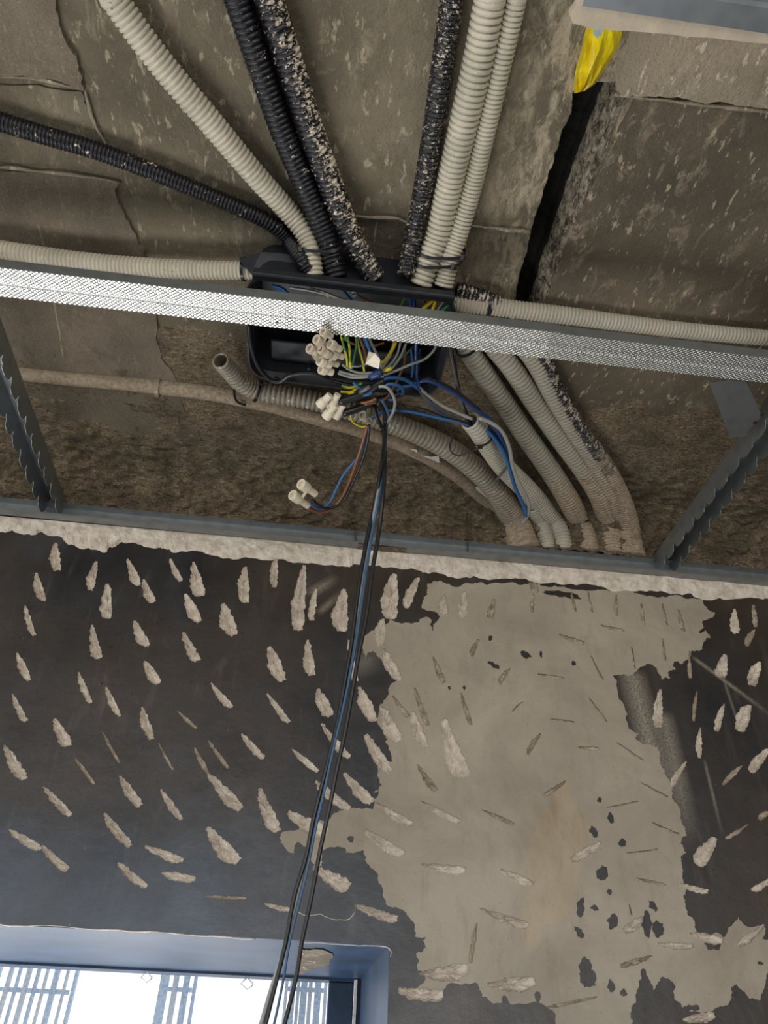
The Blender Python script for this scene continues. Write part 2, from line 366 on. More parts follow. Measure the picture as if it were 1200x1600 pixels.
# ------------------------------------------------------------------ outlines
def rough_line(pts, amp, depth=3, rng=None, closed=True):
    """break a traced outline up by midpoint displacement (in photo pixels)"""
    rng = rng or random.Random(5)
    for _ in range(depth):
        out = []
        n = len(pts)
        for i in range(n if closed else n-1):
            a, b = pts[i], pts[(i+1) % n]; dx, dy = b[0]-a[0], b[1]-a[1]; L = math.hypot(dx, dy)
            out.append(a)
            if L > 3:
                k = rng.uniform(-1, 1)*min(amp, L*0.28); t = rng.uniform(0.38, 0.62)
                out.append((a[0]+dx*t-dy/L*k, a[1]+dy*t+dx/L*k))
        if not closed: out.append(pts[-1])
        pts = out; amp *= 0.6
    return pts
PATCH_OUT = [(668,912),(690,908),(710,918),(733,912),(760,915),(800,910),(827,912),(867,915),(910,922),(943,922),(987,923),
 (1010,932),(1043,933),(1053,930),(1097,937),(1105,952),(1117,958),(1113,965),(1098,970),(1105,990),(1110,997),(1100,1003),
 (1097,1015),(1080,1017),(1077,1027),(1067,1037),(1053,1033),(1055,1047),(1045,1048),(1047,1060),(1033,1062),(1020,1040),(1000,1042),
 (983,1057),(957,1057),(963,1073),(967,1093),(980,1117),(982,1138),(998,1147),(992,1152),(1010,1163),(1027,1168),(1033,1197),
 (1047,1222),(1048,1236),(1053,1253),(1063,1280),(1073,1305),(1063,1317),(1072,1333),(1063,1340),(1067,1360),(1073,1387),
 (1067,1400),(1070,1417),(1085,1440),(1087,1455),(1113,1460),(1130,1465),(1140,1448),(1153,1433),(1167,1448),(1193,1443),
 (1190,1467),(1240,1475),(1240,1505),(1198,1513),(1197,1528),(1188,1560),(1170,1560),(1150,1538),(1142,1543),(1137,1570),
 (1113,1580),(1070,1577),(1053,1560),(1055,1543),(1037,1527),(1027,1537),(1020,1547),(1007,1522),(997,1533),(993,1567),
 (985,1588),(987,1600),(980,1660),(870,1660),(868,1585),(835,1565),(800,1570),(788,1555),(783,1567),(763,1563),(753,1557),(747,1540),
 (730,1537),(697,1540),(690,1563),(657,1563),(640,1555),(663,1533),(663,1523),(653,1517),(650,1490),(665,1480),(665,1463),
 (648,1463),(645,1440),(630,1422),(603,1413),(597,1387),(585,1360),(570,1343),(567,1328),(540,1333),(537,1325),(503,1330),
 (503,1353),(493,1352),(478,1323),(463,1315),(460,1333),(438,1317),(442,1300),(475,1290),(510,1283),(530,1267),(550,1263),
 (582,1265),(593,1233),(583,1238),(597,1227),(592,1200),(613,1190),(602,1160),(605,1150),(590,1130),(593,1103),(605,1088),
 (610,1070),(620,1063),(600,1037),(583,1017),(570,1030),(567,1020),(567,995),(587,987),(610,968),(633,973),(653,973),
 (660,967),(673,968),(675,987),(687,963),(663,952),(660,942),(668,930)]
PATCH_HOLES = [(822,1023,9,6,.3),(845,1022,3,6,0),(896,1037,4,4,0),(772,1040,12,4,.5),(725,1075,3,3,0),(702,1075,3,3,0),
 (937,1250,4,5,0),(954,1277,5,9,-.4),(973,1317,7,8,0),(952,1394,5,6,-.5),(929,1419,7,5,.3),(957,1440,9,12,0),(907,1417,7,15,.1),
 (1010,1445,9,26,-.1),(1028,1452,9,14,0),(905,1458,5,13,-.5),(915,1512,10,16,-.3),(917,1530,14,15,0),(955,1540,7,11,-.4),
 (974,1551,5,7,0),(928,1300,6,11,-.5),(940,1365,11,12,.4),(548,1311,6,6,0),(840,1558,6,8,0),(1005,1525,5,10,0),(1112,1477,14,8,.2),
 (1020,1415,6,10,-.5),(1098,985,3,8,.9),(766,998,4,5,.6),(1188,1505,5,3,.3),(882,930,30,6,.12),(1080,1575,14,5,0)]
STAIN_OUT = [(870,1225),(880,1213),(895,1250),(912,1275),(933,1290),(930,1307),(912,1314),(913,1335),(903,1375),(890,1430),(870,1440),
 (843,1452),(842,1480),(832,1490),(815,1475),(812,1440),(822,1400),(818,1350),(828,1310),(840,1280),(858,1262)]
CHIPS = """88 848 92 892 18;57 895 70 938 15;152 877 144 923 16;170 912 170 966 19;200 873 218 913 14;225 905 242 940 17
266 873 284 907 11;303 878 318 930 22;385 886 387 942 21;290 928 313 971 17;350 942 368 992 22;40 946 55 993 12
145 976 157 1028 20;210 970 232 1008 18;287 988 312 1032 19;27 1020 47 1063 12;227 1033 250 1066 18;123 1050 143 1098 12
166 1073 188 1119 11;330 1067 363 1104 12;20 1084 43 1127 13;223 1105 240 1155 17;277 1110 308 1137 6;86 1123 110 1165 19
160 1143 187 1191 5;248 1160 271 1203 5;378 1146 413 1183 12;8 1163 42 1215 22;115 1180 148 1225 6;304 1168 326 1208 8
326 1157 358 1200 7;68 1228 112 1272 16;187 1212 222 1258 15;326 1208 378 1263 20;252 1233 285 1280 12;163 1270 206 1321 17
15 1295 66 1325 16;66 1320 108 1357 17;227 1321 287 1342 16;325 1292 376 1343 32;185 1347 230 1384 15;252 1363 305 1372 14
318 1400 384 1402 6;433 870 430 918 14;477 883 470 985 26;494 920 488 970 12;540 920 537 987 26;617 897 613 967 26
655 903 636 950 16;422 1010 445 1063 20;482 1000 490 1055 18;600 968 597 1011 20;600 1015 627 1063 18;497 1076 520 1117 22
562 1073 588 1125 21;418 1083 453 1128 11;597 1103 625 1158 23;613 1087 640 1120 10;645 1112 667 1167 16;503 1130 547 1182 15
677 1027 695 1067 10;648 1075 670 1133 10;695 1123 730 1213 35;720 1083 737 1133 8;572 1147 612 1207 19;457 1170 498 1205 10
652 1195 683 1235 12;493 1220 548 1263 16;538 1207 583 1253 19;695 930 696 963 15;727 925 728 965 18;773 937 768 968 12
748 1000 738 1027 10;545 1000 558 1065 12;407 1232 438 1297 24;450 1268 512 1300 26;588 1254 645 1287 15;570 1297 632 1332 21
658 1252 718 1283 13;658 1350 727 1357 15;490 1353 548 1382 24;413 1412 455 1420 10;555 1413 622 1433 18;655 1520 730 1510 27
622 1545 692 1550 24;753 1265 803 1287 8;782 1358 833 1380 14;750 1420 825 1443 17;762 1537 835 1530 24;745 1443 736 1505 8
938 1315 890 1343 14;883 1220 848 1243 9;1120 1310 1095 1354 26;1168 1288 1133 1310 7;1060 1380 1107 1392 11;1003 1433 973 1453 18
1027 1473 1083 1476 13;1077 1458 1130 1468 14;1193 1445 1150 1475 14;1017 1493 968 1508 11;933 1557 855 1573 6;1067 1592 1117 1583 17
1205 1372 1173 1390 12;1205 1268 1187 1283 12;1160 1197 1130 1227 9;983 1413 987 1430 4;1018 1285 1060 1303 5;1000 1222 1043 1245 4
993 1372 1040 1382 5;948 1262 997 1252 3;978 1333 1027 1327 3;1148 952 1153 990 14;1178 945 1183 980 9;1180 984 1168 1010 11
1133 1023 1130 1060 19;1188 1035 1177 1072 20;1077 1017 1080 1060 7;1090 1080 1085 1127 7;1132 1100 1122 1143 12;1172 1102 1160 1143 25
1095 1137 1095 1185 10;1033 1077 1032 1137 18;1203 1170 1175 1207 17;1073 1190 1050 1232 11;830 903 840 925 12;833 928 832 958 6
893 925 900 957 5;918 923 926 957 5;963 930 964 963 7;1002 943 1007 977 7;1035 943 1042 978 5;1060 953 1070 988 9
938 977 975 985 7;873 992 913 1005 9;987 1010 993 1047 4;1035 998 1040 1033 5;923 1025 943 1063 4;840 1053 880 1060 6
920 1090 948 1128 5;860 1123 897 1128 4;845 1147 825 1180 10;903 1168 935 1169 7;963 1160 1005 1188 4;817 1097 800 1113 4
797 1045 780 1070 9"""
CHIPS = [tuple(float(v) for v in c.split()) for l in CHIPS.split('\n') for c in l.split(';')]
PLASTER_LOW = [(-900,740),(-760,762),(-600,770),(-460,800),(-330,806),(-200,822),(-60,838),(0,832),(45,835),(90,838),(105,850),(125,858),(165,864),(180,855),(192,848),(235,856),(256,857),(282,862),(330,868),
 (400,873),(470,880),(540,886),(552,882),(620,888),(660,895),(700,902),(740,900),(800,905),(850,912),(900,915),(950,922),(1010,925),(1060,928),
 (1100,938),(1150,936),(1200,936),(1260,940),(1340,950),(1450,952),(1560,972),(1700,975)]

def ccw(l):
    a = sum(l[i].x*l[(i+1) % len(l)].y-l[(i+1) % len(l)].x*l[i].y for i in range(len(l)))
    return l if a > 0 else l[::-1]
def wp(x, y): p = PY(x, y, 0.0); return Vector((p.x, p.z))
def inside(p, poly):
    r = False; n = len(poly); x, y = p
    for i in range(n):
        x1, y1 = poly[i]; x2, y2 = poly[(i+1) % n]
        if (y1 > y) != (y2 > y) and x < (x2-x1)*(y-y1)/(y2-y1)+x1: r = not r
    return r
rg = random.Random(11)
def chip_outline(c):
    x0, y0, x1, y1, wd = c; L = math.hypot(x1-x0, y1-y0); tx, ty = (x1-x0)/L, (y1-y0)/L
    nx, ny = -ty, tx                      # ragged flank
    if nx > 0 and abs(tx) < 0.98: nx, ny = -nx, -ny
    if abs(tx) > 0.8 and ny < 0: nx, ny = -nx, -ny
    m = 9; A = []; B = []
    pk = rg.uniform(0.45, 0.75); st = rg.uniform(0.12, 0.3)
    for i in range(m+1):
        t = i/m
        body = (min(1, (t+0.04)/pk)**0.55)*(min(1, (1.03-t)/(1-pk)*1.6)**0.3)
        A.append((x0+tx*L*t+nx*wd*(0.74*body*rg.uniform(0.8, 1.12)), y0+ty*L*t+ny*wd*(0.74*body*rg.uniform(0.8, 1.12))))
        b = st*body*rg.uniform(0.85, 1.1)
        B.append((x0+tx*L*t-nx*wd*b, y0+ty*L*t-ny*wd*b))
    return rough_line(A+B[::-1], min(1.9, 0.5+wd*0.07), 2, rg)
chips = [(c, chip_outline(c)) for c in CHIPS]
patch = rough_line(PATCH_OUT, 4, 3, random.Random(3))
holes = []
for (x, y, a, b, r) in PATCH_HOLES:
    pts = []
    for k in range(10):
        t = 2*math.pi*k/10; q = rg.uniform(0.7, 1.2); u, v = a*q*math.cos(t), b*q*math.sin(t)
        pts.append((x+u*math.cos(r)-v*math.sin(r), y+u*math.sin(r)+v*math.cos(r)))
    holes.append(rough_line(pts, 2.5, 1, rg))
stain = rough_line(STAIN_OUT, 5, 2, rg)

# ------------------------------------------------------------------ the wall, cut by window and chisel marks
WX0, WX1 = -2.2, wp(608, 1480).x; WZ1 = wp(400, 1466).y; WZ0 = CAM.z-1.0; RD = 0.44
X0, X1, Z0, Z1 = -2.6, 2.6, 0.0, CAM.z+ZS
loops = [[Vector((X0, Z0)), Vector((X1, Z0)), Vector((X1, Z1)), Vector((X0, Z1))],
         [Vector((WX0, WZ0)), Vector((WX1, WZ0)), Vector((WX1, WZ1)), Vector((WX0, WZ1))]]
loops.append([wp(*p) for p in patch])
nh0 = len(loops); loops += [[wp(*p) for p in h] for h in holes]; nh1 = len(loops)
loops.append([wp(*p) for p in stain]); ns = nh1
nc0 = len(loops); loops += [[wp(*p) for p in o] for c, o in chips]
vv = []; ff = []
for l in loops:
    l = ccw(l)
    ff.append(list(range(len(vv), len(vv)+len(l)))); vv += l
cv, ce, cf, ov, oe, of = delaunay_2d_cdt(vv, [], ff, 1, 1e-6)
fa = []; fb = []; fc = []
hpoly = [[tuple(wp(*p)) for p in h] for h in holes]; ppoly = [tuple(wp(*p)) for p in patch]; spoly = [tuple(wp(*p)) for p in stain]
for face, org in zip(cf, of):
    s = set(org)-{2, ns}-set(range(nh0, nh1))
    ce_ = tuple(sum((cv[i] for i in face), Vector((0, 0)))/len(face))
    if inside(ce_, ppoly): s.add(2)
    if any(inside(ce_, h) for h in hpoly): s.add(nh0)
    if inside(ce_, spoly): s.add(ns)
    if 1 in s or any(k >= nc0 for k in s): continue
    if 0 not in s: continue
    if 2 in s and not any(nh0 <= k < nh1 for k in s): (fc if ns in s else fb).append(face)
    else: fa.append(face)
def flat_wall(name, faces, yy, mat, parent=None, skirt=0.0):
    used = sorted({i for f in faces for i in f}); ix = {v: k for k, v in enumerate(used)}
    bm = bmesh.new(); bv = [bm.verts.new((cv[i].x, yy, cv[i].y)) for i in used]
    for f in faces:
        try: bm.faces.new([bv[ix[i]] for i in f])
        except ValueError: pass
    if skirt:
        ed = [e for e in bm.edges if len(e.link_faces) == 1]
        r = bmesh.ops.extrude_edge_only(bm, edges=ed)
        for v in [g for g in r['geom'] if isinstance(g, bmesh.types.BMVert)]: v.co.y += skirt
    me = bpy.data.meshes.new(name); bm.to_mesh(me); bm.free()
    return link(name, me, mat, parent)
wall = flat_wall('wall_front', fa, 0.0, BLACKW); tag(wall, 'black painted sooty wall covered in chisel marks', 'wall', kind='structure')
flat_wall('render_patch', fb, -0.0012, PATCH, wall, 0.0013)['label'] = 'bare grey render patch with a ragged edge'
flat_wall('stained_render', fc, -0.0011, STAIN, wall, 0.0012)['label'] = 'ochre stained area of the grey render'

def chip_mesh(c, o):
    """a gouge: rim at the wall face, floor a few millimetres in, a raised lip on the straight flank"""
    inp = inside(((c[0]+c[2])/2, (c[1]+c[3])/2), patch)
    P = [wp(*p) for p in o]; n = len(P); cen = sum(P, Vector((0, 0)))/n
    ax = (wp(c[2], c[3])-wp(c[0], c[1])); L = ax.length; ax.normalize(); wd = min(0.008, c[4]*0.5*0.00085)
    vs = []; fs = []
    for k, (s, dp) in enumerate(((1.0, -0.0016 if inp else -0.0004), (1.0, 0.0012), (0.86, wd*0.55), (0.55, wd), (0.22, wd*1.1))):
        for p in P:
            q = p-cen; a = q.dot(ax); q = (q-ax*a)*s+ax*a*(s**0.5 if s < 1 else 1)
            z = dp
            if k >= 2: z += fbm((p.x*1.0, k*3.1, p.y), 90, 3)*wd*0.45
            w_ = cen+q; vs.append((w_.x, z, w_.y))
    for k in range(4):
        for j in range(n):
            j2 = (j+1) % n; fs.append((k*n+j, (k+1)*n+j, (k+1)*n+j2, k*n+j2))
    vs.append((cen.x, wd*1.1, cen.y)); m_ = len(vs)-1
    for j in range(n): fs.append((4*n+j, m_, 4*n+(j+1) % n))
    return vs, fs, (GCHIP if inp and c[4] < 12.5 else CHIP)
chips.sort(key=lambda t: -math.hypot(t[0][2]-t[0][0], t[0][3]-t[0][1])*t[0][4])
rest = ([], [])
for k, (c, o) in enumerate(chips):
    vs, fs, mt = chip_mesh(c, o)
    if k < 100: mesh('chisel_mark', vs, fs, mt, wall)
    else:
        b = len(rest[0]); rest[0].extend(vs); rest[1].extend([tuple(i+b for i in f) for f in fs])
r_ = mesh('fine_chisel_marks', rest[0], rest[1], GCHIP, wall); r_['kind'] = 'stuff'

def thick_poly(name, pts3, nrm, t, mat, parent=None, amp=0.0):
    """a closed outline given real thickness t along nrm, front face slightly uneven"""
    pr = [p for p in pts3]; tri = tessellate_polygon([pr]); n = len(pr); nrm = nrm.normalized()
    vs = [p for p in pr]+[p+nrm*t for p in pr]; fs = [tuple(i+n for i in f) for f in tri]
    fs += [(j, (j+1) % n, (j+1) % n+n, j+n) for j in range(n)]
    bm = bmesh.new(); bv = [bm.verts.new(v) for v in vs]
    for f in fs:
        try: bm.faces.new([bv[i] for i in f])
        except ValueError: pass
    return bobj(name, bm, mat, parent)
# cream plaster along the top of the wall under the channel: a lumpy strip
low = rough_line(PLASTER_LOW, 5, 3, random.Random(8), False)
vs = []; fs = []; NR = 7
for i, (x, y) in enumerate(low):
    top = 803+(x)*0.0875+6; a = wp(x, top); b = wp(x, y)
    for k in range(NR):
        t = k/(NR-1); p = a.lerp(b, t); bul = 0.0075*math.sin(math.pi*min(1, 0.18+t*0.82))**0.6 if k < NR-1 else 0.0
        bul += fbm((p.x, 1.7, p.y), 40, 4)*0.004*(1 if 0 < k < NR-1 else 0)
        vs.append((p.x, -0.001-max(0, bul), p.y))
    if i:
        for k in range(NR-1): fs.append(((i-1)*NR+k, (i-1)*NR+k+1, i*NR+k+1, i*NR+k))
mesh('plaster_band', vs, fs, CHIP, wall)['label'] = 'cream plaster band under the metal channel'
# cracks with a pale edge above the window
for pts in ([(0,1444),(60,1446),(130,1451),(200,1455),(270,1458),(300,1461),(340,1463),(400,1467)], [(470,1473),(520,1475),(560,1478),(606,1480),(612,1488),(610,1495)],
            [(455,1420),(475,1430),(500,1428),(522,1437),(545,1437),(555,1425)]):
    P = [PY(x, y, -0.0006) for x, y in rough_line(pts, 2, 2, rg, False)]
    tube('crack_edge', P, [0.0004+0.0011*abs(noise.noise(p*30)) for p in P], CHIP, wall, 5, 0.006)

# ------------------------------------------------------------------ window opening: reveal, frame, world outside
def quad(name, pts, mat, parent=None): return mesh(name, pts, [tuple(range(len(pts)))], mat, parent)
def box(name, a, b, mat, parent=None, bv=0.0):
    a, b = Vector(a), Vector(b); lo = Vector((min(a.x, b.x), min(a.y, b.y), min(a.z, b.z))); hi = Vector((max(a.x, b.x), max(a.y, b.y), max(a.z, b.z)))
    vs = [(x, y, z) for x in (lo.x, hi.x) for y in (lo.y, hi.y) for z in (lo.z, hi.z)]
    o = mesh(name, vs, [(0, 1, 3, 2), (4, 6, 7, 5), (0, 4, 5, 1), (2, 3, 7, 6), (0, 2, 6, 4), (1, 5, 7, 3)], mat, parent)
    if bv: bevel(o, bv)
    return o
rv = mesh('window_reveal', [(WX0, 0, WZ1), (WX1, 0, WZ1), (WX1, RD, WZ1), (WX0, RD, WZ1), (WX1, 0, WZ0), (WX1, RD, WZ0), (WX0, 0, WZ0), (WX0, RD, WZ0)],
     [(0, 1, 2, 3), (1, 4, 5, 2), (4, 6, 7, 5), (6, 0, 3, 7)], REVEAL, wall)
sp = [PZ(x, y, WZ1-CAM.z-0.0008) for x, y in rough_line([(470,1480),(492,1482),(520,1490),(515,1505),(490,1512),(462,1527)], 4, 2, rg)]
thick_poly('scuffed_render', sp, Vector((0, 0, -1)), 0.0008, SLAB_PANEL, wall)
win = empty('window_1', (0, RD, WZ0)); tag(win, 'bright window opening at the bottom left', 'window', kind='structure')
fy = RD-0.02; fz = WZ1-0.004
gx = PY(554.5, 1560, fy).x; sxr = PY(513, 1560, fy).x
box('window_frame', (WX0, fy, fz), (WX1, fy+0.05, fz+0.02), REVEAL, win)
box('frame_edge', (gx-0.0025, fy-0.006, WZ0), (gx+0.0025, fy+0.004, WZ1-0.002), plain('white_edge_glint', (0.7, 0.7, 0.7), 0.4), win)  # pale strip stands for the glint of light along the frame edge
box('jamb_panel', (gx, fy+0.002, WZ0), (WX1+0.01, fy+0.03, WZ1), REVEAL, win)
box('sash_leaf', (sxr, fy+0.012, WZ0), (gx, fy+0.035, fz), REVEAL, win, 0.003)
# wall thickness beside and above the opening, and the outside
box('wall_outside', (X0, RD+0.06, WZ1+0.02), (X1, RD+0.14, 3.4), REVEAL)['kind'] = 'structure'
box('wall_outside_right', (WX1+0.012, RD+0.06, 0), (X1, RD+0.14, WZ1+0.02), REVEAL)['kind'] = 'structure'
floor = box('floor', (-3.2, -6, -0.1), (3.2, RD+0.2, 0), plain('dusty_cement_floor', (0.42, 0.37, 0.30), 0.8), None); floor['kind'] = 'structure'
gnd = box('ground', (-14, 0.8, -3.2), (14, 16, -3.0), plain('pale_street_paving', (0.6, 0.58, 0.55), 0.8)); gnd['kind'] = 'structure'

def translucent(mat):
    nt = mat.node_tree; b = nt.nodes['Principled BSDF']; t = nt.nodes.new('ShaderNodeBsdfTranslucent'); x = nt.nodes.new('ShaderNodeMixShader')
    src = b.inputs['Base Color'].links[0].from_socket; nt.links.new(src, t.inputs[0]); x.inputs[0].default_value = 0.5
    nt.links.new(b.outputs[0], x.inputs[1]); nt.links.new(t.outputs[0], x.inputs[2]); nt.links.new(x.outputs[0], nt.nodes['Material Output'].inputs['Surface'])
translucent(POLEW); translucent(POLEB)
def screen(label, xs, wy, wpx, mats, name='louvre_screen', rails=(1545,)):
    root = empty(name, PY(xs[0], 1560, wy)); tag(root, label, 'screen', 'slatted screens outside the window')
    for k, x in enumerate(xs):
        p = PY(x, 1560, wy); r = rad(p, wpx[k % len(wpx)])
        box('slat', (p.x-r, wy, CAM.z-1.0), (p.x+r, wy+0.02, CAM.z+0.45), mats[k % len(mats)], root)
    for ry in rails:
        a = PY(xs[0], ry, wy+0.03); b = PY(xs[-1], ry, wy+0.03)
        box('rail', (a.x, wy+0.022, a.z-0.006), (b.x, wy+0.03, a.z+0.006), POLEB, root)
    return root
screen('bluish row of thin slats outside at the far left of the window', [-14, 4, 18, 33, 48, 62, 78, 95, 110], 1.6, [3, 5, 3, 6, 4, 3, 7], [POLEB, POLEW])
screen('three grey-blue slats outside in the middle of the window', [252, 270, 287, 301], 1.6, [13, 8, 9, 5], [POLEB, POLEW, POLEB])
screen('cream and grey slats outside at the right of the window', [446, 456, 465, 474, 484, 496, 508], 1.6, [5, 9, 5, 10, 6, 10, 5], [POLEW, POLEB])
def diamond(x, y, s, label):
    root = empty('hanging_ornament', PY(x, y-s, fy+0.025)); tag(root, label, 'ornament', 'diamond ornaments under the window head')
    c = [PY(x+dx*s, y+dy*s*0.95, fy+0.025) for dx, dy in ((0, -1), (1, .1), (.1, 1), (-1, 0))]
    for k in range(4): tube('bar', [c[k], c[(k+1) % 4]], 0.0011, POLEB, root, 6)
    tube('cord', [c[0], Vector((c[0].x, c[0].y, fz+0.003))], 0.0006, POLEB, root, 5)
diamond(229, 1527, 9, 'small diamond-shaped wire frame hanging from the window head, the left one')
diamond(386, 1537, 10, 'small diamond-shaped wire frame hanging from the window head, by the cables')

# ------------------------------------------------------------------ the slab with its open joint
JL = [(905,128),(893,160),(886,190),(872,230),(862,262),(846,310),(830,360),(818,410),(806,465),(795,500),(783,545),(768,590),(752,630),(738,668),(722,700)]
JR = [(985,128),(965,160),(948,200),(934,240),(915,290),(900,330),(880,380),(862,430),(850,465),(840,500),(825,560),(805,610),(790,650),(772,690),(755,715)]
def cz(x, y, z=ZS): p = PZ(x, y, z); return Vector((p.x, p.y))
jl = rough_line(JL, 4, 3, random.Random(2), False); jr = rough_line(JR, 3, 3, random.Random(4), False)
jp = ccw([cz(*p) for p in jl]+[cz(*p) for p in jr[::-1]])
SY = -2.3
vv = [Vector((X0, SY)), Vector((X1, SY)), Vector((X1, 0)), Vector((X0, 0))]+jp
cv2, _, cf2, _, _, of2 = delaunay_2d_cdt(vv, [], [[0, 1, 2, 3], list(range(4, len(vv)))], 1, 1e-6)
ceil = mesh('ceiling', [(v.x, v.y, CAM.z+ZS) for v in cv2], [f[::-1] for f, o in zip(cf2, of2) if 1 not in o], SLAB)
tag(ceil, 'sooty brown concrete slab ceiling', 'ceiling', kind='structure')
box('ceiling_backing', (X0, SY, CAM.z+ZS+0.07), (X1, RD+0.2, CAM.z+ZS+0.12), GROOVE)['kind'] = 'structure'
# joint recess: sheer left side coloured black for its shade, mortar slope rising back to the surface on the right
NJ = 90
def samp(L, n):
    P = [cz(*p) for p in L]; l = [0]
    for a, b in zip(P, P[1:]): l.append(l[-1]+(b-a).length)
    out = []; i = 0
    for k in range(n):
        d = l[-1]*k/(n-1)
        while i < len(P)-2 and l[i+1] < d: i += 1
        out.append(P[i].lerp(P[i+1], (d-l[i])/max(1e-9, l[i+1]-l[i])))
    return out
A = samp(jl, NJ); B = samp(jr, NJ); prof = [(0, -0.002), (0.0, 0.05), (0.3, 0.054), (0.58, 0.046), (0.68, 0.028), (0.75, 0.018), (0.83, 0.011), (0.90, 0.006), (1.0, -0.003), (1.12, -0.003)]
vs = []; K = len(prof)
for a, b in zip(A, B):
    for k, (t, h) in enumerate(prof):
        p = a.lerp(b, t); jz = fbm((p.x, p.y, k*.1), 45, 4)*0.006*(1 if 1 < k < K-2 else 0)
        vs.append((p.x, p.y, CAM.z+ZS+h+jz))
fs1 = []; fs2 = []
for i in range(NJ-1):
    for k in range(K-1): (fs1 if k < 4 else fs2).append((i*K+k, i*K+k+1, (i+1)*K+k+1, (i+1)*K+k))
mesh('open_joint', vs, fs1, GROOVE, ceil)['label'] = 'black open joint in the slab'
mesh('mortar_slope', vs, fs2, JMORT, ceil, True)

def plate(name, pts, t, mat, amp=4, depth=2, seed=1, z=ZS):
    P = [PZ(x, y, z) for x, y in rough_line(pts, amp, depth, random.Random(seed))]
    P = [Vector((p.x, min(p.y, -0.005), p.z)) for p in P]
    return thick_poly(name, P, Vector((0, 0, -1)), t, mat, ceil)
plate('plaster_layer', [(-90,255),(60,266),(190,283),(182,300),(205,350),(225,385),(235,420),(245,480),(250,540),(268,575),(290,640),(330,720),(-90,720)], 0.005, SLAB_GRIT, 5, 3, 2)
plate('plaster_layer', [(-90,-90),(85,-90),(90,0),(105,60),(125,105),(133,138),(60,121),(0,116),(-90,112)], 0.007, SLAB_GRIT, 6, 3, 3)
plate('thin_skim', [(-90,128),(60,132),(128,142),(138,170),(165,222),(182,246),(185,262),(60,255),(-90,245)], 0.002, SLAB, 4, 2, 5)
plate('mortar_layer', [(985,40),(1290,40),(1290,176),(1180,164),(1100,158),(1040,148),(990,146),(962,138),(960,90)], 0.008, MORTAR, 5, 3, 4)
plate('smooth_panel', [(993,150),(1100,163),(1290,186),(1290,640),(840,640),(852,470),(900,340),(950,235)], 0.004, SLAB_PANEL, 2, 2, 7)
for pts in ([(540,338),(620,341),(650,350)], [(735,353),(790,360),(828,364)], [(0,262),(60,268),(185,285)], [(960,146),(1040,156),(1120,166),(1210,176)],
            [(0,118),(60,122),(131,138)], [(133,140),(142,180),(166,226),(183,250)], [(60,350),(78,430),(90,500),(100,560)]):
    P = [PZ(x, y, ZS-0.004) for x, y in rough_line(pts, 2, 2, rg, False)]
    tube('seam_ridge', P, [0.0012+0.0035*abs(noise.noise(p*22)) for p in P], MORTAR, ceil, 6, 0.006, 0.3)

# rough fibrous coating rounding the corner from slab to wall
COVE = [(-0.40, ZS+.002), (-0.33, ZS-.003), (-0.26, ZS-.004), (-0.20, ZS-.005), (-0.15, ZS-.006), (-0.10, ZS-.008), (-0.06, ZS-.014), (-0.032, ZS-.028), (-0.018, ZS-.055), (-0.012, ZS-.085), (-0.009, ZC+.026)]
cp = catmull([Vector((0, y, z)) for y, z in COVE]); vs = []; fs = []; NX = 800
for i in range(NX+1):
    x = -1.95+3.88*i/NX
    for k, c in enumerate(cp):
        t = k/(len(cp)-1); am = (0.0015+0.026*max(0, t-0.28))*min(1, max(0.05, (1-t)*9))
        q = Vector((x*0.8, c.y, c.z*1.0)); d = fbm(q, 20, 3)*am+fbm(q, 75, 4)*am*0.85
        off = Vector((0, -1, -1)).normalized() if t > 0.5 else Vector((0, 0, -1))
        p = Vector((x, c.y, CAM.z+c.z))+off*d
        if k == 0: p.z += 0.004
        vs.append(p)
n_ = len(cp)
for i in range(NX):
    for k in range(n_-1): fs.append((i*n_+k, i*n_+k+1, (i+1)*n_+k+1, (i+1)*n_+k))
mesh('fibrous_coating', vs, fs, FIB, ceil, True)['label'] = 'rough brown fibrous coating in the corner'
blk = [PY(x, y, -0.024) for x, y in rough_line([(540,792),(640,786),(729,786),(732,862),(560,850)], 2, 2, rg)]
thick_poly('coating_block', blk, Vector((0, 1, 0)), 0.02, FIB, ceil)
WHT = plain('white_primer', (0.72, 0.70, 0.66), 0.7, 0, 0.1, 80)
for k, pts in enumerate(([(634,699),(650,702),(655,710),(684,712),(688,722),(672,728),(655,718),(640,712)], [(742,762),(768,768),(785,780),(800,805),(803,835),(790,810),(772,788)])):
    P = [PS(x, y, 0.020) for x, y in rough_line(pts, 3, 2, rg)]
    thick_poly('white_paint_flake', P, (CAM-P[0]), 0.001, WHT, ceil)

box('sky_block_wall', (1.95, -4.5, 0), (2.1, -0.001, CAM.z+ZS), SLAB)['kind'] = 'structure'  # unseen wall, added to block sky reflections at the right

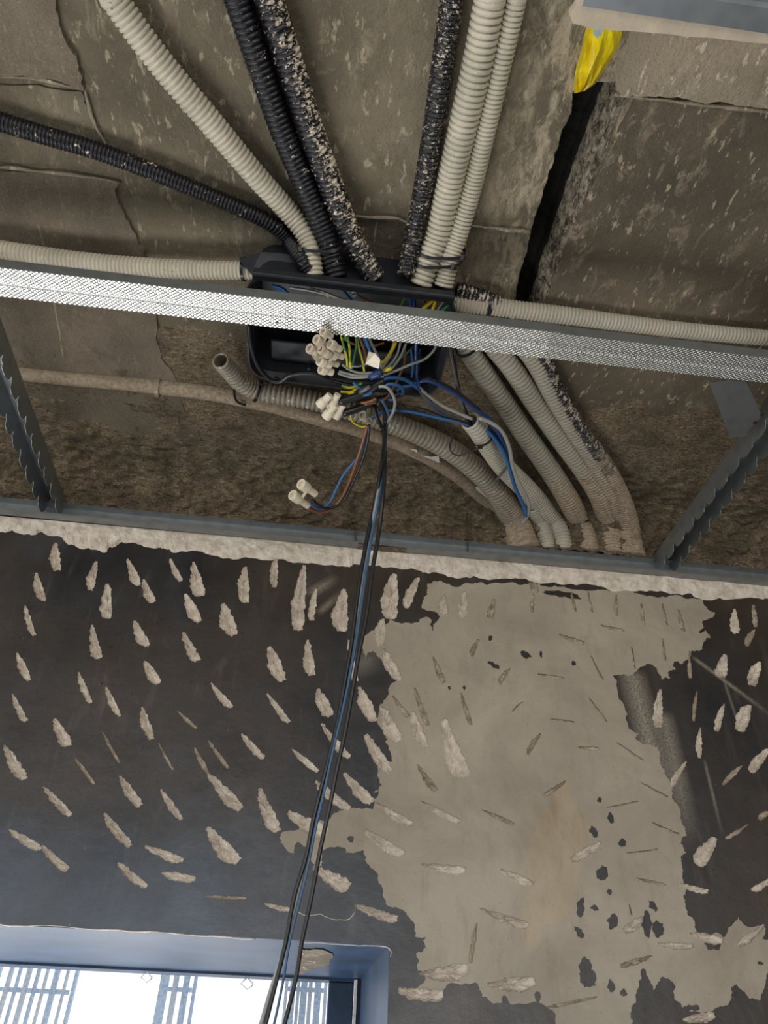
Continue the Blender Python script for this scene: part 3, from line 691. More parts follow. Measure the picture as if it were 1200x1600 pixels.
# ------------------------------------------------------------------ perimeter channel and metal runners
def extrude_profile(name, prof, x0, x1, mat, parent=None, t=0.0007, n=1):
    """prof: (y, z) polyline swept along x"""
    vs = []; fs = []; K = len(prof)
    for i in range(n+1):
        x = x0+(x1-x0)*i/n
        for y, z in prof: vs.append((x, y, z))
    for i in range(n):
        for k in range(K-1): fs.append((i*K+k, i*K+k+1, (i+1)*K+k+1, (i+1)*K+k))
    return solid(mesh(name, vs, fs, mat, parent), t)
zb = CAM.z+ZC-0.003
ch = extrude_profile('perimeter_channel', [(-0.026, zb+0.003), (-0.026, zb), (-0.0105, zb), (-0.0105, zb+0.027), (-0.026, zb+0.027)], -2.0, 1.94, STEEL)
tag(ch, 'grey galvanised channel fixed along the top of the black wall', 'metal channel')
for x, y in ((806, 868), (130, 812)):
    lathe([(0.0005, 0), (0.004, 0.0003), (0.004, 0.0015), (0.001, 0.002)], Vector((PY(x, y, -0.011).x, -0.0112, zb+0.014)), Vector((0, -1, 0)), STEEL, 'screw_head', ch, 10)
def ceiling_section(label, xa, xb, y0, y1, mat, side=None):
    """T-47 type furring section: knurled face with a central groove, turned-up sides with lips"""
    z = CAM.z+ZC; g = (y0+y1)/2
    root = empty('furring_section', (xa, g, z)); tag(root, label, 'metal profile', 'knurled ceiling sections')
    extrude_profile('knurled_face', [(y0, z), (y0+.0005, z), (g-.005, z), (g-.003, z+.0016), (g+.003, z+.0016), (g+.005, z), (y1-.0005, z), (y1, z)], xa, xb, mat, root)
    for s, y in ((1, y0), (-1, y1)):
        extrude_profile('side_flange', [(y, z+0.0002), (y, z+.017), (y+s*.006, z+.0195), (y+s*.006, z+.0165)], xa, xb, side or STEEL, root)
    for x in (xa*0.6+xb*0.4, xa*0.2+xb*0.8):
        lathe([(0.0001, 0), (0.0016, 0), (0.0016, 0.0006), (0.0001, 0.0006)], Vector((x, g+0.013, z-0.0008)), Vector((0, 0, 1)), INK, 'punched_hole', root, 10)
    return root
fy0 = PZ(600, 488, ZC).y; fy1 = PZ(600, 531, ZC).y
jx = PZ(868, 540, ZC).x
c1 = ceiling_section('bright knurled steel section crossing left of the joint, in front of the open box', -1.6, jx, fy0, fy1, KNURL)
c2 = ceiling_section('duller knurled steel section right of the joint, above the toothed bracket', jx-0.012, 1.9, fy0+0.0012, fy1-0.0012, KNURL2)
c2.location.z -= 0.0009

def outline_mesh(pts, holes=()):
    """flat polygon with holes, as (verts2d, faces)"""
    lo = [pts]+list(holes); v = []; f = []
    for l in lo: f.append(list(range(len(v), len(v)+len(l)))); v += ccw([Vector(p) for p in l])
    a, _, b, _, _, o = delaunay_2d_cdt(v, [], f, 1, 1e-7)
    return a, [q for q, s in zip(b, o) if 0 in s and len(s) == 1]
def toothed(label, x, xr, y0, zt, zlow):
    """primary runner: top plate with slots and two webs with hooked teeth along the lower edge"""
    root = empty('toothed_runner', (x, -0.012, CAM.z+zt)); tag(root, label, 'metal profile', 'toothed runners')
    unit = 0.082; pts = []; s = 0.0
    H = zt-zlow
    tooth = [(0, 0.66), (0.05, 0.62), (0.07, 0.80), (0.12, 0.93), (0.24, 1.0), (0.42, 0.98), (0.46, 0.86), (0.52, 0.84), (0.545, 0.66), (0.57, 0.64), (0.60, 0.86), (0.66, 0.97), (0.80, 1.0), (0.92, 0.95), (0.95, 0.78), (1.0, 0.66)]
    y = -0.012
    while y > y0:
        for a, h in tooth[:-1]:
            yy = y-a*unit
            pts.append((yy, -H*h))
        y -= unit
    pts.append((y, -H*0.6)); out = [(-0.012, 0)]+pts+[(y, 0)]
    for xx in (x, xr):
        a, f = outline_mesh(out)
        o = mesh('toothed_web', [(xx, v.x, CAM.z+zt+v.y) for v in a], f, STEEL, root); solid(o, 0.0008)
    hl = []; q = -0.04
    while q > y:
        hl.append([(0.5*(x+xr)+math.cos(t)*0.003, q+math.sin(t)*0.006) for t in [k*math.pi/4 for k in range(8)]]); q -= unit
    a, f = outline_mesh([(x, -0.012), (xr, -0.012), (xr, y), (x, y)], hl)
    o = mesh('top_plate', [(v.x, v.y, CAM.z+zt) for v in a], f, STEEL, root); solid(o, 0.0008)
    return root
ZT = ZC+0.040
xl = PZ(92, 790, ZC+0.012).x; xrr = PZ(1044, 866, ZC+0.008).x
toothed('toothed steel runner at the left edge, ending on the wall channel', xl, xl-0.030, -0.75, ZT, ZC-0.002)
toothed('toothed steel runner at the right, with a bracket hooked over it', xrr, xrr+0.030, -0.75, ZT, ZC-0.002)
# U-shaped connector hanging from the furring section at the right
br = empty('steel_bracket', PZ(1120, 640, ZC+0.03)); tag(br, 'short grey steel U bracket between the right section and the toothed runner', 'bracket')
def brq(name, pts, mat=STEEL):
    solid(quad(name, pts, mat, br), 0.001)
zt_, zu_ = ZC+0.004, ZC+0.034
a0, a1 = PZ(1134, 592, zt_), PZ(1166, 676, zt_); b0, b1 = PZ(1166, 596, zt_), PZ(1190, 650, zt_)
up = Vector((0, 0, zu_-zt_))
brq('bottom_web', [a0, a1, b1, b0]); brq('side_wall', [a0, a1, a1+up, a0+up]); brq('side_wall', [b0, b1, b1+up, b0+up])
brq('flange', [PZ(1108,598,zt_+.003), PZ(1134,594,zt_+.003), PZ(1167,680,zt_+.003), PZ(1141,684,zt_+.003)]); brq('end_lug', [a1, b1, b1+up*0.5, a1+up*0.5], STEELB)
for t in (0.3, 0.75): lathe([(0.0001, 0), (0.003, 0), (0.003, 0.0012), (0.0001, 0.0012)], a1.lerp(b1, t)+Vector((0, -0.012, -0.0014)), Vector((0, 0, 1)), INK, 'bolt_hole', br, 10)

# metal section with plaster edge at the top right
z = ZC+0.02
pe = [PZ(x, y, z+0.012) for x, y in rough_line([(908,-120),(898,0),(888,18),(892,30),(920,38),(975,42),(1060,50),(1130,56),(1290,70),(1290,-120)], 2, 2, rg)]
o = thick_poly('board_offcut', pe, Vector((0, 0, -1)), 0.010, plain('beige_board_paper', (0.50, 0.42, 0.32), 0.8, 0, 0.12, 40, 0.001)); tag(o, 'beige board strip above the metal section in the top right corner', 'board')
q0, q1 = PZ(909, 13, z), PZ(1200, 48, z)
root = empty('furring_section', q0); tag(root, 'smooth blue-grey steel section cut off in the top right corner', 'metal profile')
yy1 = (q0.y+q1.y)/2; zz = CAM.z+z
extrude_profile('flat_face', [(yy1-0.047, zz), (yy1-.028, zz), (yy1-.024, zz+.001), (yy1-.020, zz), (yy1, zz)], q0.x, q0.x+1.2, STEELB, root, n=1)
extrude_profile('side_flange', [(yy1, zz), (yy1, zz+.002)], q0.x, q0.x+1.2, STEELB, root)

# ------------------------------------------------------------------ yellow film stuffed in the joint
yl = [((918,38),(972,38)),((912,60),(972,52)),((908,80),(965,75)),((902,100),(955,92)),((898,120),(942,112)),((896,138),(930,130)),((898,146),(915,141))]
vs = []; fs = []; NC = 9
for i, (a, b) in enumerate([(Vector(p), Vector(q)) for p, q in yl for _ in (0,)]):
    for k in range(NC):
        t = k/(NC-1); x, y = a.lerp(b, t)
        h = 0.018*math.sin(math.pi*t)**0.7 + 0.008*noise.noise(Vector((i*0.9, k*0.8, 3)))+ (0.004 if k % 3 == 1 else 0)
        vs.append(PZ(x, y, ZS-0.001-h))
for i in range(len(yl)-1):
    for k in range(NC-1): fs.append((i*NC+k, i*NC+k+1, (i+1)*NC+k+1, (i+1)*NC+k))
yo = mesh('yellow_film', vs, fs, YEL); solid(yo, 0.0008)
tag(yo, 'crumpled yellow plastic film stuffed into the top of the slab joint', 'plastic film')
thick_poly('film_corner', [PZ(x, y, ZS-0.021) for x, y in ((928,42),(943,38),(941,50),(934,60),(927,54))], Vector((0, 0, -1)), 0.0008, LBLUE, yo)['label'] = 'pale blue corner'

# ------------------------------------------------------------------ conduits
def conduit(label, pts, mat, off=None, cat='conduit', group=None, open_end=False, z=None):
    """pts: x, y, width in the photo (and optional height above camera)"""
    P = []; R = []
    for q in pts:
        x, y, wpx = q[:3]
        r = rad(PZ(x, y, ZS), wpx)
        if len(q) > 3: p = PZ(x, y, q[3])
        else: p = PS(x, y, (off if off is not None else r+0.003))
        P.append(p); R.append(rad(p, wpx))
    for a, b, k in ((0, 1, 0), (-1, -2, len(P))):       # carry on straight past the edge of the photo
        x, y = pts[a][:2]
        if x < -20 or x > 1220 or y < -20:
            e = P[a]+(P[a]-P[b]).normalized()*0.35
            e.z = P[a].z; e.x = max(-2.4, min(1.9, e.x)); P.insert(k, e); R.insert(k, R[a])
    pa = Path(P, R); r0 = sum(R)/len(R); pitch = r0*0.42; n = int(pa.l[-1]/pitch); L = pa.l[-1]
    ds = []; rs = []
    for k in range(n):
        for f, q in ((0.0, 0.85), (0.14, 0.99), (0.40, 1.02), (0.68, 0.99), (0.84, 0.85)): ds.append((k+f)*L/n); rs.append(q)
    sides = 18
    vs, fs, al = sweep(pa, ds, lambda k, d, r, a: r*rs[k], sides, caps=not open_end)
    if open_end:      # hollow mouth at the start of the path
        b = len(vs); pa.i = 0; ns_ = 4
        v2, f2, a2 = sweep(pa, [0, 0.006, 0.02, 0.04], lambda k, d, r, a: r*0.80, sides, caps=False)
        vs += v2; al += a2; fs += [tuple(i+b for i in f[::-1]) for f in f2]
        for j in range(sides): fs.append((j, b+j, b+(j+1) % sides, (j+1) % sides))
    if open_end: fs.append(tuple(range(sides*(len(ds)-1), sides*len(ds))))
    o = mesh('corrugated_conduit', vs, fs, mat, None, True)
    with_along(o, al); tag(o, label, cat, group or 'corrugated conduits round the box')
    return o, P, R
ZI = ZS-0.040
cA = conduit('pale grey conduit running from the top left down into the box', [(150,-60,46),(180,0,45),(250,97,43),(330,192,40),(400,275,36),(450,330,33),(476,365,31,0.901),(487,395,30,0.885),(491,432,30,0.866)], GREY)
cB = conduit('black conduit, left of the touching black pair, lightly spattered', [(350,-60,44),(371,0,43),(402,90,42),(440,200,40),(475,285,37),(500,345,35,0.902),(515,385,34,0.888),(528,434,33,0.866)], BLK)
cC = conduit('black conduit heavily spattered with cream, right of the touching black pair', [(395,-60,46),(420,0,46),(450,90,45),(483,195,42),(515,285,40),(538,345,38,0.902),(560,392,36,0.886),(588,438,34,0.866)], BLKS)
cD = conduit('black conduit beside the thick pale pair, with fine cream specks', [(712,-60,38),(705,0,37),(692,95,36),(680,180,34),(662,290,32),(650,350,30,0.903),(640,400,29,0.885),(633,432,28,0.864)], conduit_mat('black_conduit_plastic_specked', (0.008, 0.008, 0.012), CREAM_SPOT, 0.575, 0.595, 0.32, fine=170))
cE = conduit('thick pale grey conduit, left of the pale pair running to the top', [(775,-60,52),(765,0,51),(747,95,49),(725,190,46),(702,290,42),(685,365,39,0.899),(671,405,37,0.884),(657,446,35,0.868)], GREY)
cF = conduit('thinner pale grey conduit, right of the pale pair running to the top', [(815,-60,34),(806,0,34),(784,95,34),(762,190,33),(738,290,32),(716,365,32,0.900),(703,405,31,0.884),(692,448,31,0.868)], GREY)
cG = conduit('black conduit entering from the left edge above the plaster step', [(-70,165,31),(0,190,30),(75,213,29),(150,235,28),(230,265,27),(310,298,26),(380,328,26),(425,350,26),(452,375,25),(470,402,24,0.878),(484,424,23,0.866)], BLK)
cH = conduit('grey conduit with printed marks entering from the left above the bright section', [(-70,378,31),(0,391,31),(60,400,31),(120,408,30),(190,415,30),(250,419,30),(330,422,29),(405,423,27)], GREY, 0.03)
cI = conduit('grey conduit leaving the box to the right edge over the steel section', [(706,473,30),(735,475,30),(765,478,29),(800,483,28),(850,489,28),(900,495,27),(960,503,26),(1050,514,25),(1130,522,25),(1290,536,24)], GREYD, None)
cJ2 = conduit('black conduit running behind the right conduit and down to the wall, outermost of the bend', [(712,452,22),(735,458,23),(765,468,23),(800,492,24),(830,530,24),(853,572,25),(875,622,26),(905,672,26),(935,712,27),(962,758,28),(978,800,30),(986,838,32),(992,872,33)], BLKT)
cJ = conduit('grey conduit, innermost of the four bending down to the wall', [(706,498,26),(722,530,30),(742,562,33),(785,625,33),(825,685,33),(862,738,33),(888,780,34),(904,812,33),(914,840,34),(920,866,34)], GREYT)
cK = conduit('grey conduit, second of the four bending down to the wall', [(740,505,26),(770,540,31),(800,575,33),(842,638,32),(880,692,31),(912,735,31),(938,778,32),(950,815,36),(954,845,35),(958,869,34)], GREYT)
cL = conduit('grey conduit, third of the four bending down, beside the black one', [(775,505,24),(810,535,28),(838,570,29),(870,630,29),(900,680,28),(932,730,28),(957,778,29),(970,815,33),(974,845,34),(979,871,33)], GREYT)
cN = conduit('loose grey conduit with an open mouth holding blue and grey wires', [(734,657,31,0.845),(747,672,32,0.85),(765,700,32,0.865),(790,732,33,0.88),(820,762,33,0.895),(846,790,33),(864,812,31),(876,838,30),(881,863,30)], GREYD, 0.02, open_end=True)
cO = conduit('short grey conduit stub, leftmost at the wall below the blue wires', [(832,790,25),(842,812,25),(851,838,26),(856,861,26)], GREYD, 0.03, open_end=True)
cP = conduit('dirty glazed conduit with an open end bending below the box', [(344,563,28,0.87),(360,580,30,0.885),(378,598,31,0.895),(400,610,31,0.90),(435,617,31,0.90),(480,624,31),(530,636,32),(585,652,33),(640,672,34),(695,698,35),(740,730,36),(775,765,38),(800,805,42),(818,845,42),(824,860,42)], SILV, 0.03, open_end=True)
P = []; R = []
for x, y, wpx in [(-700,455,20),(-350,525,22),(-90,566,22),(0,579,22),(60,586,23),(120,592,24),(190,598,24),(250,604,25),(320,612,26),(390,624,27),(450,638,28),(520,657,28),(580,675,28),(640,697,28),(700,730,28),(745,765,28),(785,805,30),(805,850,30),(809,860,28)]:
    p = PS(x, y, 0.006); P.append(p); R.append(rad(p, wpx))
pa = Path(P, R); n = 140
vs, fs, al = sweep(pa, [pa.l[-1]*k/n for k in range(n+1)], lambda k, d, r, a: r*(1+0.10*noise.noise(Vector((d*25, a, 1)))), 16)
o = with_along(mesh('embedded_pipe', vs, fs, PIPE, None, True), al); tag(o, 'smooth plastered-over pipe under the slab running from the left edge to the wall', 'pipe')
lathe([(0.002, -0.004), (R[10]*1.12, -0.003), (R[10]*1.12, 0.004), (0.002, 0.005)], PS(247, 604, 0.006), PS(260, 606, 0.006)-PS(240, 603, 0.006), PIPE, 'coupling_ring', o)
# printed marks on the left conduit
for x, y, sx_, sy_ in [(60,404,2,3),(95,410,3,4),(110,412,2,3),(130,414,2,5),(148,416,3,3),(186,420,2,5),(193,421,3,4),(199,420,2,6),(217,421,2,4),(224,423,3,4),(249,425,2,8),(254,426,2,8),(259,424,3,8),(265,426,2,8),(270,425,3,7),(310,426,2,3),(318,427,2,3)]:
    c = PS(x, y, 0.03); c = c+(CAM-c).normalized()*rad(c, 30)*0.9
    q = [c+Vector((dx*0.0009*sx_/2, dy*0.0009*sy_/2, 0)) for dx, dy in ((-1, -1), (1, -1), (1, 1), (-1, 1))]
    thick_poly('printed_mark', q, Vector((0, 0, -1)), 0.0012, INK, cH[0])
# mortar mound where the conduits enter the wall
vs = []; fs = []; NX = 130; NK = 12; xa, xb = PY(815, 850).x, PY(1012, 866).x
for i in range(NX+1):
    x = xa+(xb-xa)*i/NX; e = math.sin(math.pi*i/NX)**0.35
    for k in range(NK):
        t = k/(NK-1); zz = CAM.z+ZC+0.027+0.040*t*e; dep = 0.020*e*(1-t)**0.6+0.002
        d = fbm((x, t*.06, 5), 60, 4)*0.006*e
        vs.append((x, -dep-d-0.004, zz+d*0.5))
    if i:
        for k in range(NK-1): fs.append(((i-1)*NK+k, (i-1)*NK+k+1, i*NK+k+1, i*NK+k))
mesh('mortar_mound', vs, fs, FIB, ceil, True)

# ------------------------------------------------------------------ black junction box
BZ = ZS-0.085                       # rim height above the camera
bl = [(386,430),(418,424),(560,440),(712,452),(722,470),(718,560),(690,598),(640,612),(560,612),(500,604),(440,600),(415,588),(398,560),(388,520),(384,470)]
zr = CAM.z+BZ
x0b = PZ(384, 480, BZ).x; x1b = PZ(712, 500, BZ).x; y0b = PZ(550, 447, BZ).y; y1b = PZ(520, 606, BZ).y
bxr = empty('junction_box', ((x0b+x1b)/2, (y0b+y1b)/2, CAM.z+ZS)); tag(bxr, 'open black plastic junction box full of wires under the slab', 'junction box')
def rrect(x0, x1, y0, y1, r, n=6):
    out = []
    for cx, cy, a0_ in ((x1-r, y1-r, 0), (x0+r, y1-r, 90), (x0+r, y0+r, 180), (x1-r, y0+r, 270)):
        for k in range(n+1):
            a = math.radians(a0_+90*k/n); out.append((cx+r*math.cos(a), cy+r*math.sin(a)))
    return out
def shell(name, sections, mat, parent):
    """sections: (outline, z); joined in turn"""
    vs = []; fs = []; n = len(sections[0][0])
    for o_, z_ in sections: vs += [(x, y, z_) for x, y in o_]
    for k in range(len(sections)-1):
        for j in range(n): fs.append((k*n+j, k*n+(j+1) % n, (k+1)*n+(j+1) % n, (k+1)*n+j))
    return vs, fs, n
zs_ = CAM.z+ZS-0.002; R_ = 0.035
O = lambda i, r=R_: rrect(x0b+i, x1b-i, y0b+i, y1b-i, max(0.004, r-i))
vs, fs, n = shell('', [(O(0.006), zs_), (O(0.004), zr+0.008), (O(0.0), zr+0.008), (O(0.0), zr), (O(0.003), zr-0.001), (O(0.0045), zr+0.003), (O(0.009), zr+0.012), (O(0.012), zs_-0.003)], BOXM, bxr)
fs.append(tuple(range(7*n, 8*n))[::-1])
mesh('box_body', vs, fs, BOXM, bxr)
# rim rail on the near side, gasket, inner ribs, posts, knockouts, screws
box('rim_rail', (x0b+0.01, y0b-0.004, zr-0.003), (x1b-0.008, y0b+0.008, zr+0.012), BOXM, bxr, 0.003)
for fx in (0.30, 0.62): box('inner_rib', (x0b+(x1b-x0b)*fx, y1b-0.016, zr+0.02), (x0b+(x1b-x0b)*fx+0.004, y1b-0.010, zs_-0.004), BOXM, bxr)
box('inner_ledge', (x0b+0.03, y1b-0.05, zr+0.034), (x1b-0.03, y1b-0.012, zr+0.040), BOXM, bxr, 0.002)
box('terminal_rail', (x0b+0.12, y0b+0.02, zr+0.045), (x1b-0.06, y0b+0.032, zr+0.052), BOXM, bxr, 0.001)
for px_, py_ in ((455, 535), (560, 545), (640, 552)):
    c = PY(px_, py_, y1b-0.0118); lathe([(0.011, 0), (0.012, 0.0006), (0.0128, 0.0006), (0.0128, 0)], Vector((c.x, y1b-0.0125, min(c.z, zs_-0.02))), Vector((0, -1, 0)), BOXM, 'knockout', bxr, 24)
for px_, py_ in ((432, 592), (456, 583), (553, 458)):
    c = PZ(px_, py_, BZ+0.004); lathe([(0.0005, 0), (0.005, 0), (0.005, 0.003), (0.0035, 0.004), (0.003, 0.002), (0.0005, 0.002)], c, Vector((0, 0, -1)), STEELB if px_ == 553 else BOXM, 'screw', bxr, 14)
# hanging rubber gasket on the left of the box
tube('gasket', [PZ(x, y, BZ-0.006) for x, y in ((388,505),(392,540),(402,570),(420,592),(437,597),(455,586),(490,584),(520,596),(560,604),(600,600))], 0.0034, DRUM, bxr, 8)
# flap of the box by the black conduits
fl = [PZ(x, y, h) for x, y, h in ((374,406,ZS-.035),(408,394,ZS-.03),(452,398,ZS-.03),(500,436,ZS-.06),(420,428,ZS-.065),(392,428,ZS-.06))]
solid(quad('side_flap', fl, BOXM, bxr), 0.0015)

# ------------------------------------------------------------------ cable ties
def tie(label, pts, axis, wd=0.004, head=0, tail=None, off=0.0012, group='black cable ties on the conduits'):
    """pts: closed loop round the conduits in space; flat strap with its width along the axis"""
    axis = axis.normalized(); L = catmull(pts, True); cen = sum(pts, Vector())/len(pts); vs = []; fs = []; n = len(L)
    for p in L:
        r = (p-cen); r = (r-axis*r.dot(axis)).normalized()
        for a, b in ((-1, 0), (1, 0), (1, 1), (-1, 1)): vs.append(p+axis*wd/2*a+r*0.0011*b)
    for i in range(n):
        for k in range(4): fs.append((i*4+k, i*4+(k+1) % 4, ((i+1) % n)*4+(k+1) % 4, ((i+1) % n)*4+k))
    root = empty('cable_tie', L[0]); tag(root, label, 'cable tie', group)
    mesh('strap', vs, fs, DRUM, root)
    h = L[int(head*n) % n]; r = (h-cen).normalized(); s = r.cross(axis).normalized()
    q = [h+axis*a*wd*0.9+s*b*0.004+r*c for c in (0, 0.0055) for a, b in ((-1, -1), (1, -1), (1, 1), (-1, 1))]
    bevel(mesh('head', q, [(0, 1, 2, 3), (4, 7, 6, 5), (0, 4, 5, 1), (1, 5, 6, 2), (2, 6, 7, 3), (3, 7, 4, 0)], DRUM, root), 0.0006)
    if tail: tube('tail', [h+r*0.003]+tail, 0.0014, DRUM, root, 6)
    return root
def ring_pts(cs):
    """stadium round the circles (centre, radius) in a row, flattest towards the slab"""
    a, ra = cs[0]; b, rb = cs[-1]; view = Vector((0, 0, 1)); d = (b-a)
    if d.length < 1e-4: return None
    d.normalize(); dn = (view-d*view.dot(d)).normalized()
    out = [a-dn*ra*1.24]
    for c, r in cs[1:-1]: out.append(c-dn*r*1.2)
    out += [b-dn*rb*1.24, b+(d-dn)*rb*.88, b+d*rb*1.24, b+(d+dn)*rb*.88, b+dn*rb*1.24, a+dn*ra*1.24, a+(dn-d)*ra*.88, a-d*ra*1.24, a-(d+dn)*ra*.88]
    return out
def on(cond, px_, py_):
    """closest point of a conduit's control path to a photo position"""
    _, P, R = cond; pa = Path(P, R); best = None
    for p, r in zip(pa.p, pa.r):
        c = ROT.transposed() @ (p-CAM); u, v = 600+c.x/-c.z*F, 800-c.y/-c.z*F; d = (u-px_)**2+(v-py_)**2
        if best is None or d < best[0]: best = (d, p, r)
    i = pa.p.index(best[1]); t = pa.p[min(i+1, len(pa.p)-1)]-pa.p[max(i-1, 0)]
    return best[1], best[2], t.normalized()
def tie_round(label, cs, head=0.0, wd=0.004, tail=None):
    q = [on(c, x, y) for c, x, y in cs]
    if len(q) == 1:
        p, r, t = q[0]; N = t.orthogonal().normalized(); B = t.cross(N)
        pts = [p+(N*math.cos(a)+B*math.sin(a))*r*1.12 for a in [k*math.pi/4 for k in range(8)]]
        return tie(label, pts, t, wd, head, tail)
    ax = sum([t for _, _, t in q], Vector())
    return tie(label, ring_pts([(p, r) for p, r, _ in q]), ax, wd, head, tail)
tie_round('black cable tie across the pale grey and left black conduits just above the box', [(cA, 484, 380), (cB, 514, 380)], 0.95)
tie_round('black cable tie round the thick pale pair above the box, the upper of two', [(cE, 678, 392), (cF, 708, 392)], 0.2)
tie_round('black cable tie round the thick pale pair above the box, the lower of two', [(cE, 670, 404), (cF, 702, 404)], 0.12)
tie_round('black cable tie round the left grey conduit where it enters the box', [(cH, 378, 423)], 0.3)
tie_round('black cable tie round the grey conduit just right of the box', [(cI, 762, 478)], 0.6)
tie_round('black cable tie round the innermost bending conduit just below the section', [(cJ, 728, 545)], 0.7)
tie_round('black cable tie round the loose conduit and the stub beside the wall', [(cO, 847, 826), (cN, 872, 822)], 0.1, 0.003)
tie_round('black cable tie round the innermost bending conduit close to the wall', [(cJ, 908, 820)], 0.3, 0.003)
tie_round('black cable tie round the open-ended dirty conduit below the box', [(cP, 403, 611)], 0.4, 0.0035)
p, r, t = on(cN, 756, 684)
tie_round('black cable tie with a long loose loop on the open-mouthed conduit', [(cN, 752, 680)], 0.4, 0.003,
          [PZ(750, 700, 0.83), PZ(735, 706, 0.825), PZ(715, 712, 0.83), PZ(704, 704, 0.84), PZ(704, 690, 0.85), PZ(712, 678, 0.855)])
tube('cable_tie', [PZ(x, y, 0.905) for x, y in ((366,602),(366,612),(368,624),(374,630),(384,633))], 0.0022, DRUM)
tag(COL.objects[-1], 'loose black tie end hooked at the bend of the dirty conduit', 'cable tie', 'black cable ties on the conduits')

# ------------------------------------------------------------------ terminal blocks
def pole(root, a, b, ra, rb, mat, towers=True, view=None):
    """one pole: a barrel from a to b with an open mouth at a and a narrower nose at b, screw well on the side"""
    ax = (b-a); L = ax.length; ax = ax.normalized()
    o = lathe([(ra*0.55, 0.004), (ra*0.62, 0.0), (ra, 0.0), (ra*1.05, 0.002), (ra*1.0, L*0.38), (ra*0.92, L*0.46), (rb*1.05, L*0.55), (rb, L*0.62), (rb, L), (rb*0.6, L), (rb*0.55, L-0.003)], a, ax, mat, 'barrel', root, 16)
    lathe([(0.0003, 0.006), (ra*0.5, 0.006), (ra*0.5, 0.0075), (0.0003, 0.0075)], a, ax, BRASS, 'screw', o, 10)
    if towers:
        v = view or (CAM-a).normalized(); v = (v-ax*v.dot(ax)).normalized()
        lathe([(rb*0.95, 0), (rb*0.95, ra*1.5), (rb*0.6, ra*1.5), (rb*0.55, ra*1.1)], a+ax*L*0.36, v, mat, 'screw_well', root, 14)
def block(name, label, poles, mat, zz=0.79):
    root = empty(name, PZ(poles[0][0], poles[0][1], zz)); tag(root, label, 'terminal block', 'cream terminal strips')
    prev = None
    for x0, y0, x1, y1, wa, wb, dz, mt in poles:
        a, b = PZ(x0, y0, zz+dz), PZ(x1, y1, zz+dz+0.006); pole(root, a, b, rad(a, wa), rad(a, wb), mt or mat, False)
        m_ = a.lerp(b, 0.5)
        if prev is not None and (m_-prev).length < 0.05: tube('web', [prev, m_], 0.0028, mt or mat, root, 6)
        prev = m_
    return root
block('terminal_strip', 'cream two-pole terminal strip hanging loose on brown and blue wires', [(457,773,481,790,17,11,0,None), (470,756,493,772,17,11,0,None)], CREAM, 0.74)
block('terminal_strip', 'cream four-pole terminal strip below the box on black sleeves', [(499,634,516,617,16,12,0.0,None), (509,652,524,632,16,12,0.0,None), (518,634,528,616,14,11,0.006,None), (524,652,536,632,14,11,0.006,None)], CREAM, 0.79)
block('terminal_strip', 'dusty cluster of terminal poles hanging from the steel section', [(483,544,498,552,16,11,0,None), (494,530,508,538,16,11,.002,None), (504,518,518,526,15,10,.004,None),
  (489,556,500,550,16,12,-.004,None), (500,545,514,552,15,10,-.002,None), (515,537,532,546,16,11,0,None), (507,550,524,559,16,11,-.002,None), (519,552,536,558,14,10,0.002,None),
  (499,563,516,571,17,12,-.004,CREAM), (511,565,528,569,14,11,0.002,None), (501,576,519,582,17,12,-.003,CREAM)], CREAMD, 0.785)
o = block('terminal_strip', 'small cream connector resting on the dirty conduit under the wires', [(566,648,578,660,15,12,0,None), (577,655,584,648,12,9,0,None)], CREAMD, 0.83)
# label flag and blue sleeve
tg = thick_poly('cable_label', [PZ(x, y, 0.80+h) for x, y, h in ((576,549,.0),(586,552,.003),(594,562,.0),(592,576,-.003),(582,573,0),(571,568,.004))], Vector((0, -.5, -1)), 0.0006, CREAM)
tag(tg, 'crumpled cream paper label among the wires below the section', 'label')
tube('insulating_tape', [PZ(578, 589, 0.815), PZ(587, 585, 0.815), PZ(596, 581, 0.815)], 0.0062, WIRE['dark_blue'], None, 10); tag(COL.objects[-1], 'band of dark blue tape round the grey wires', 'tape')

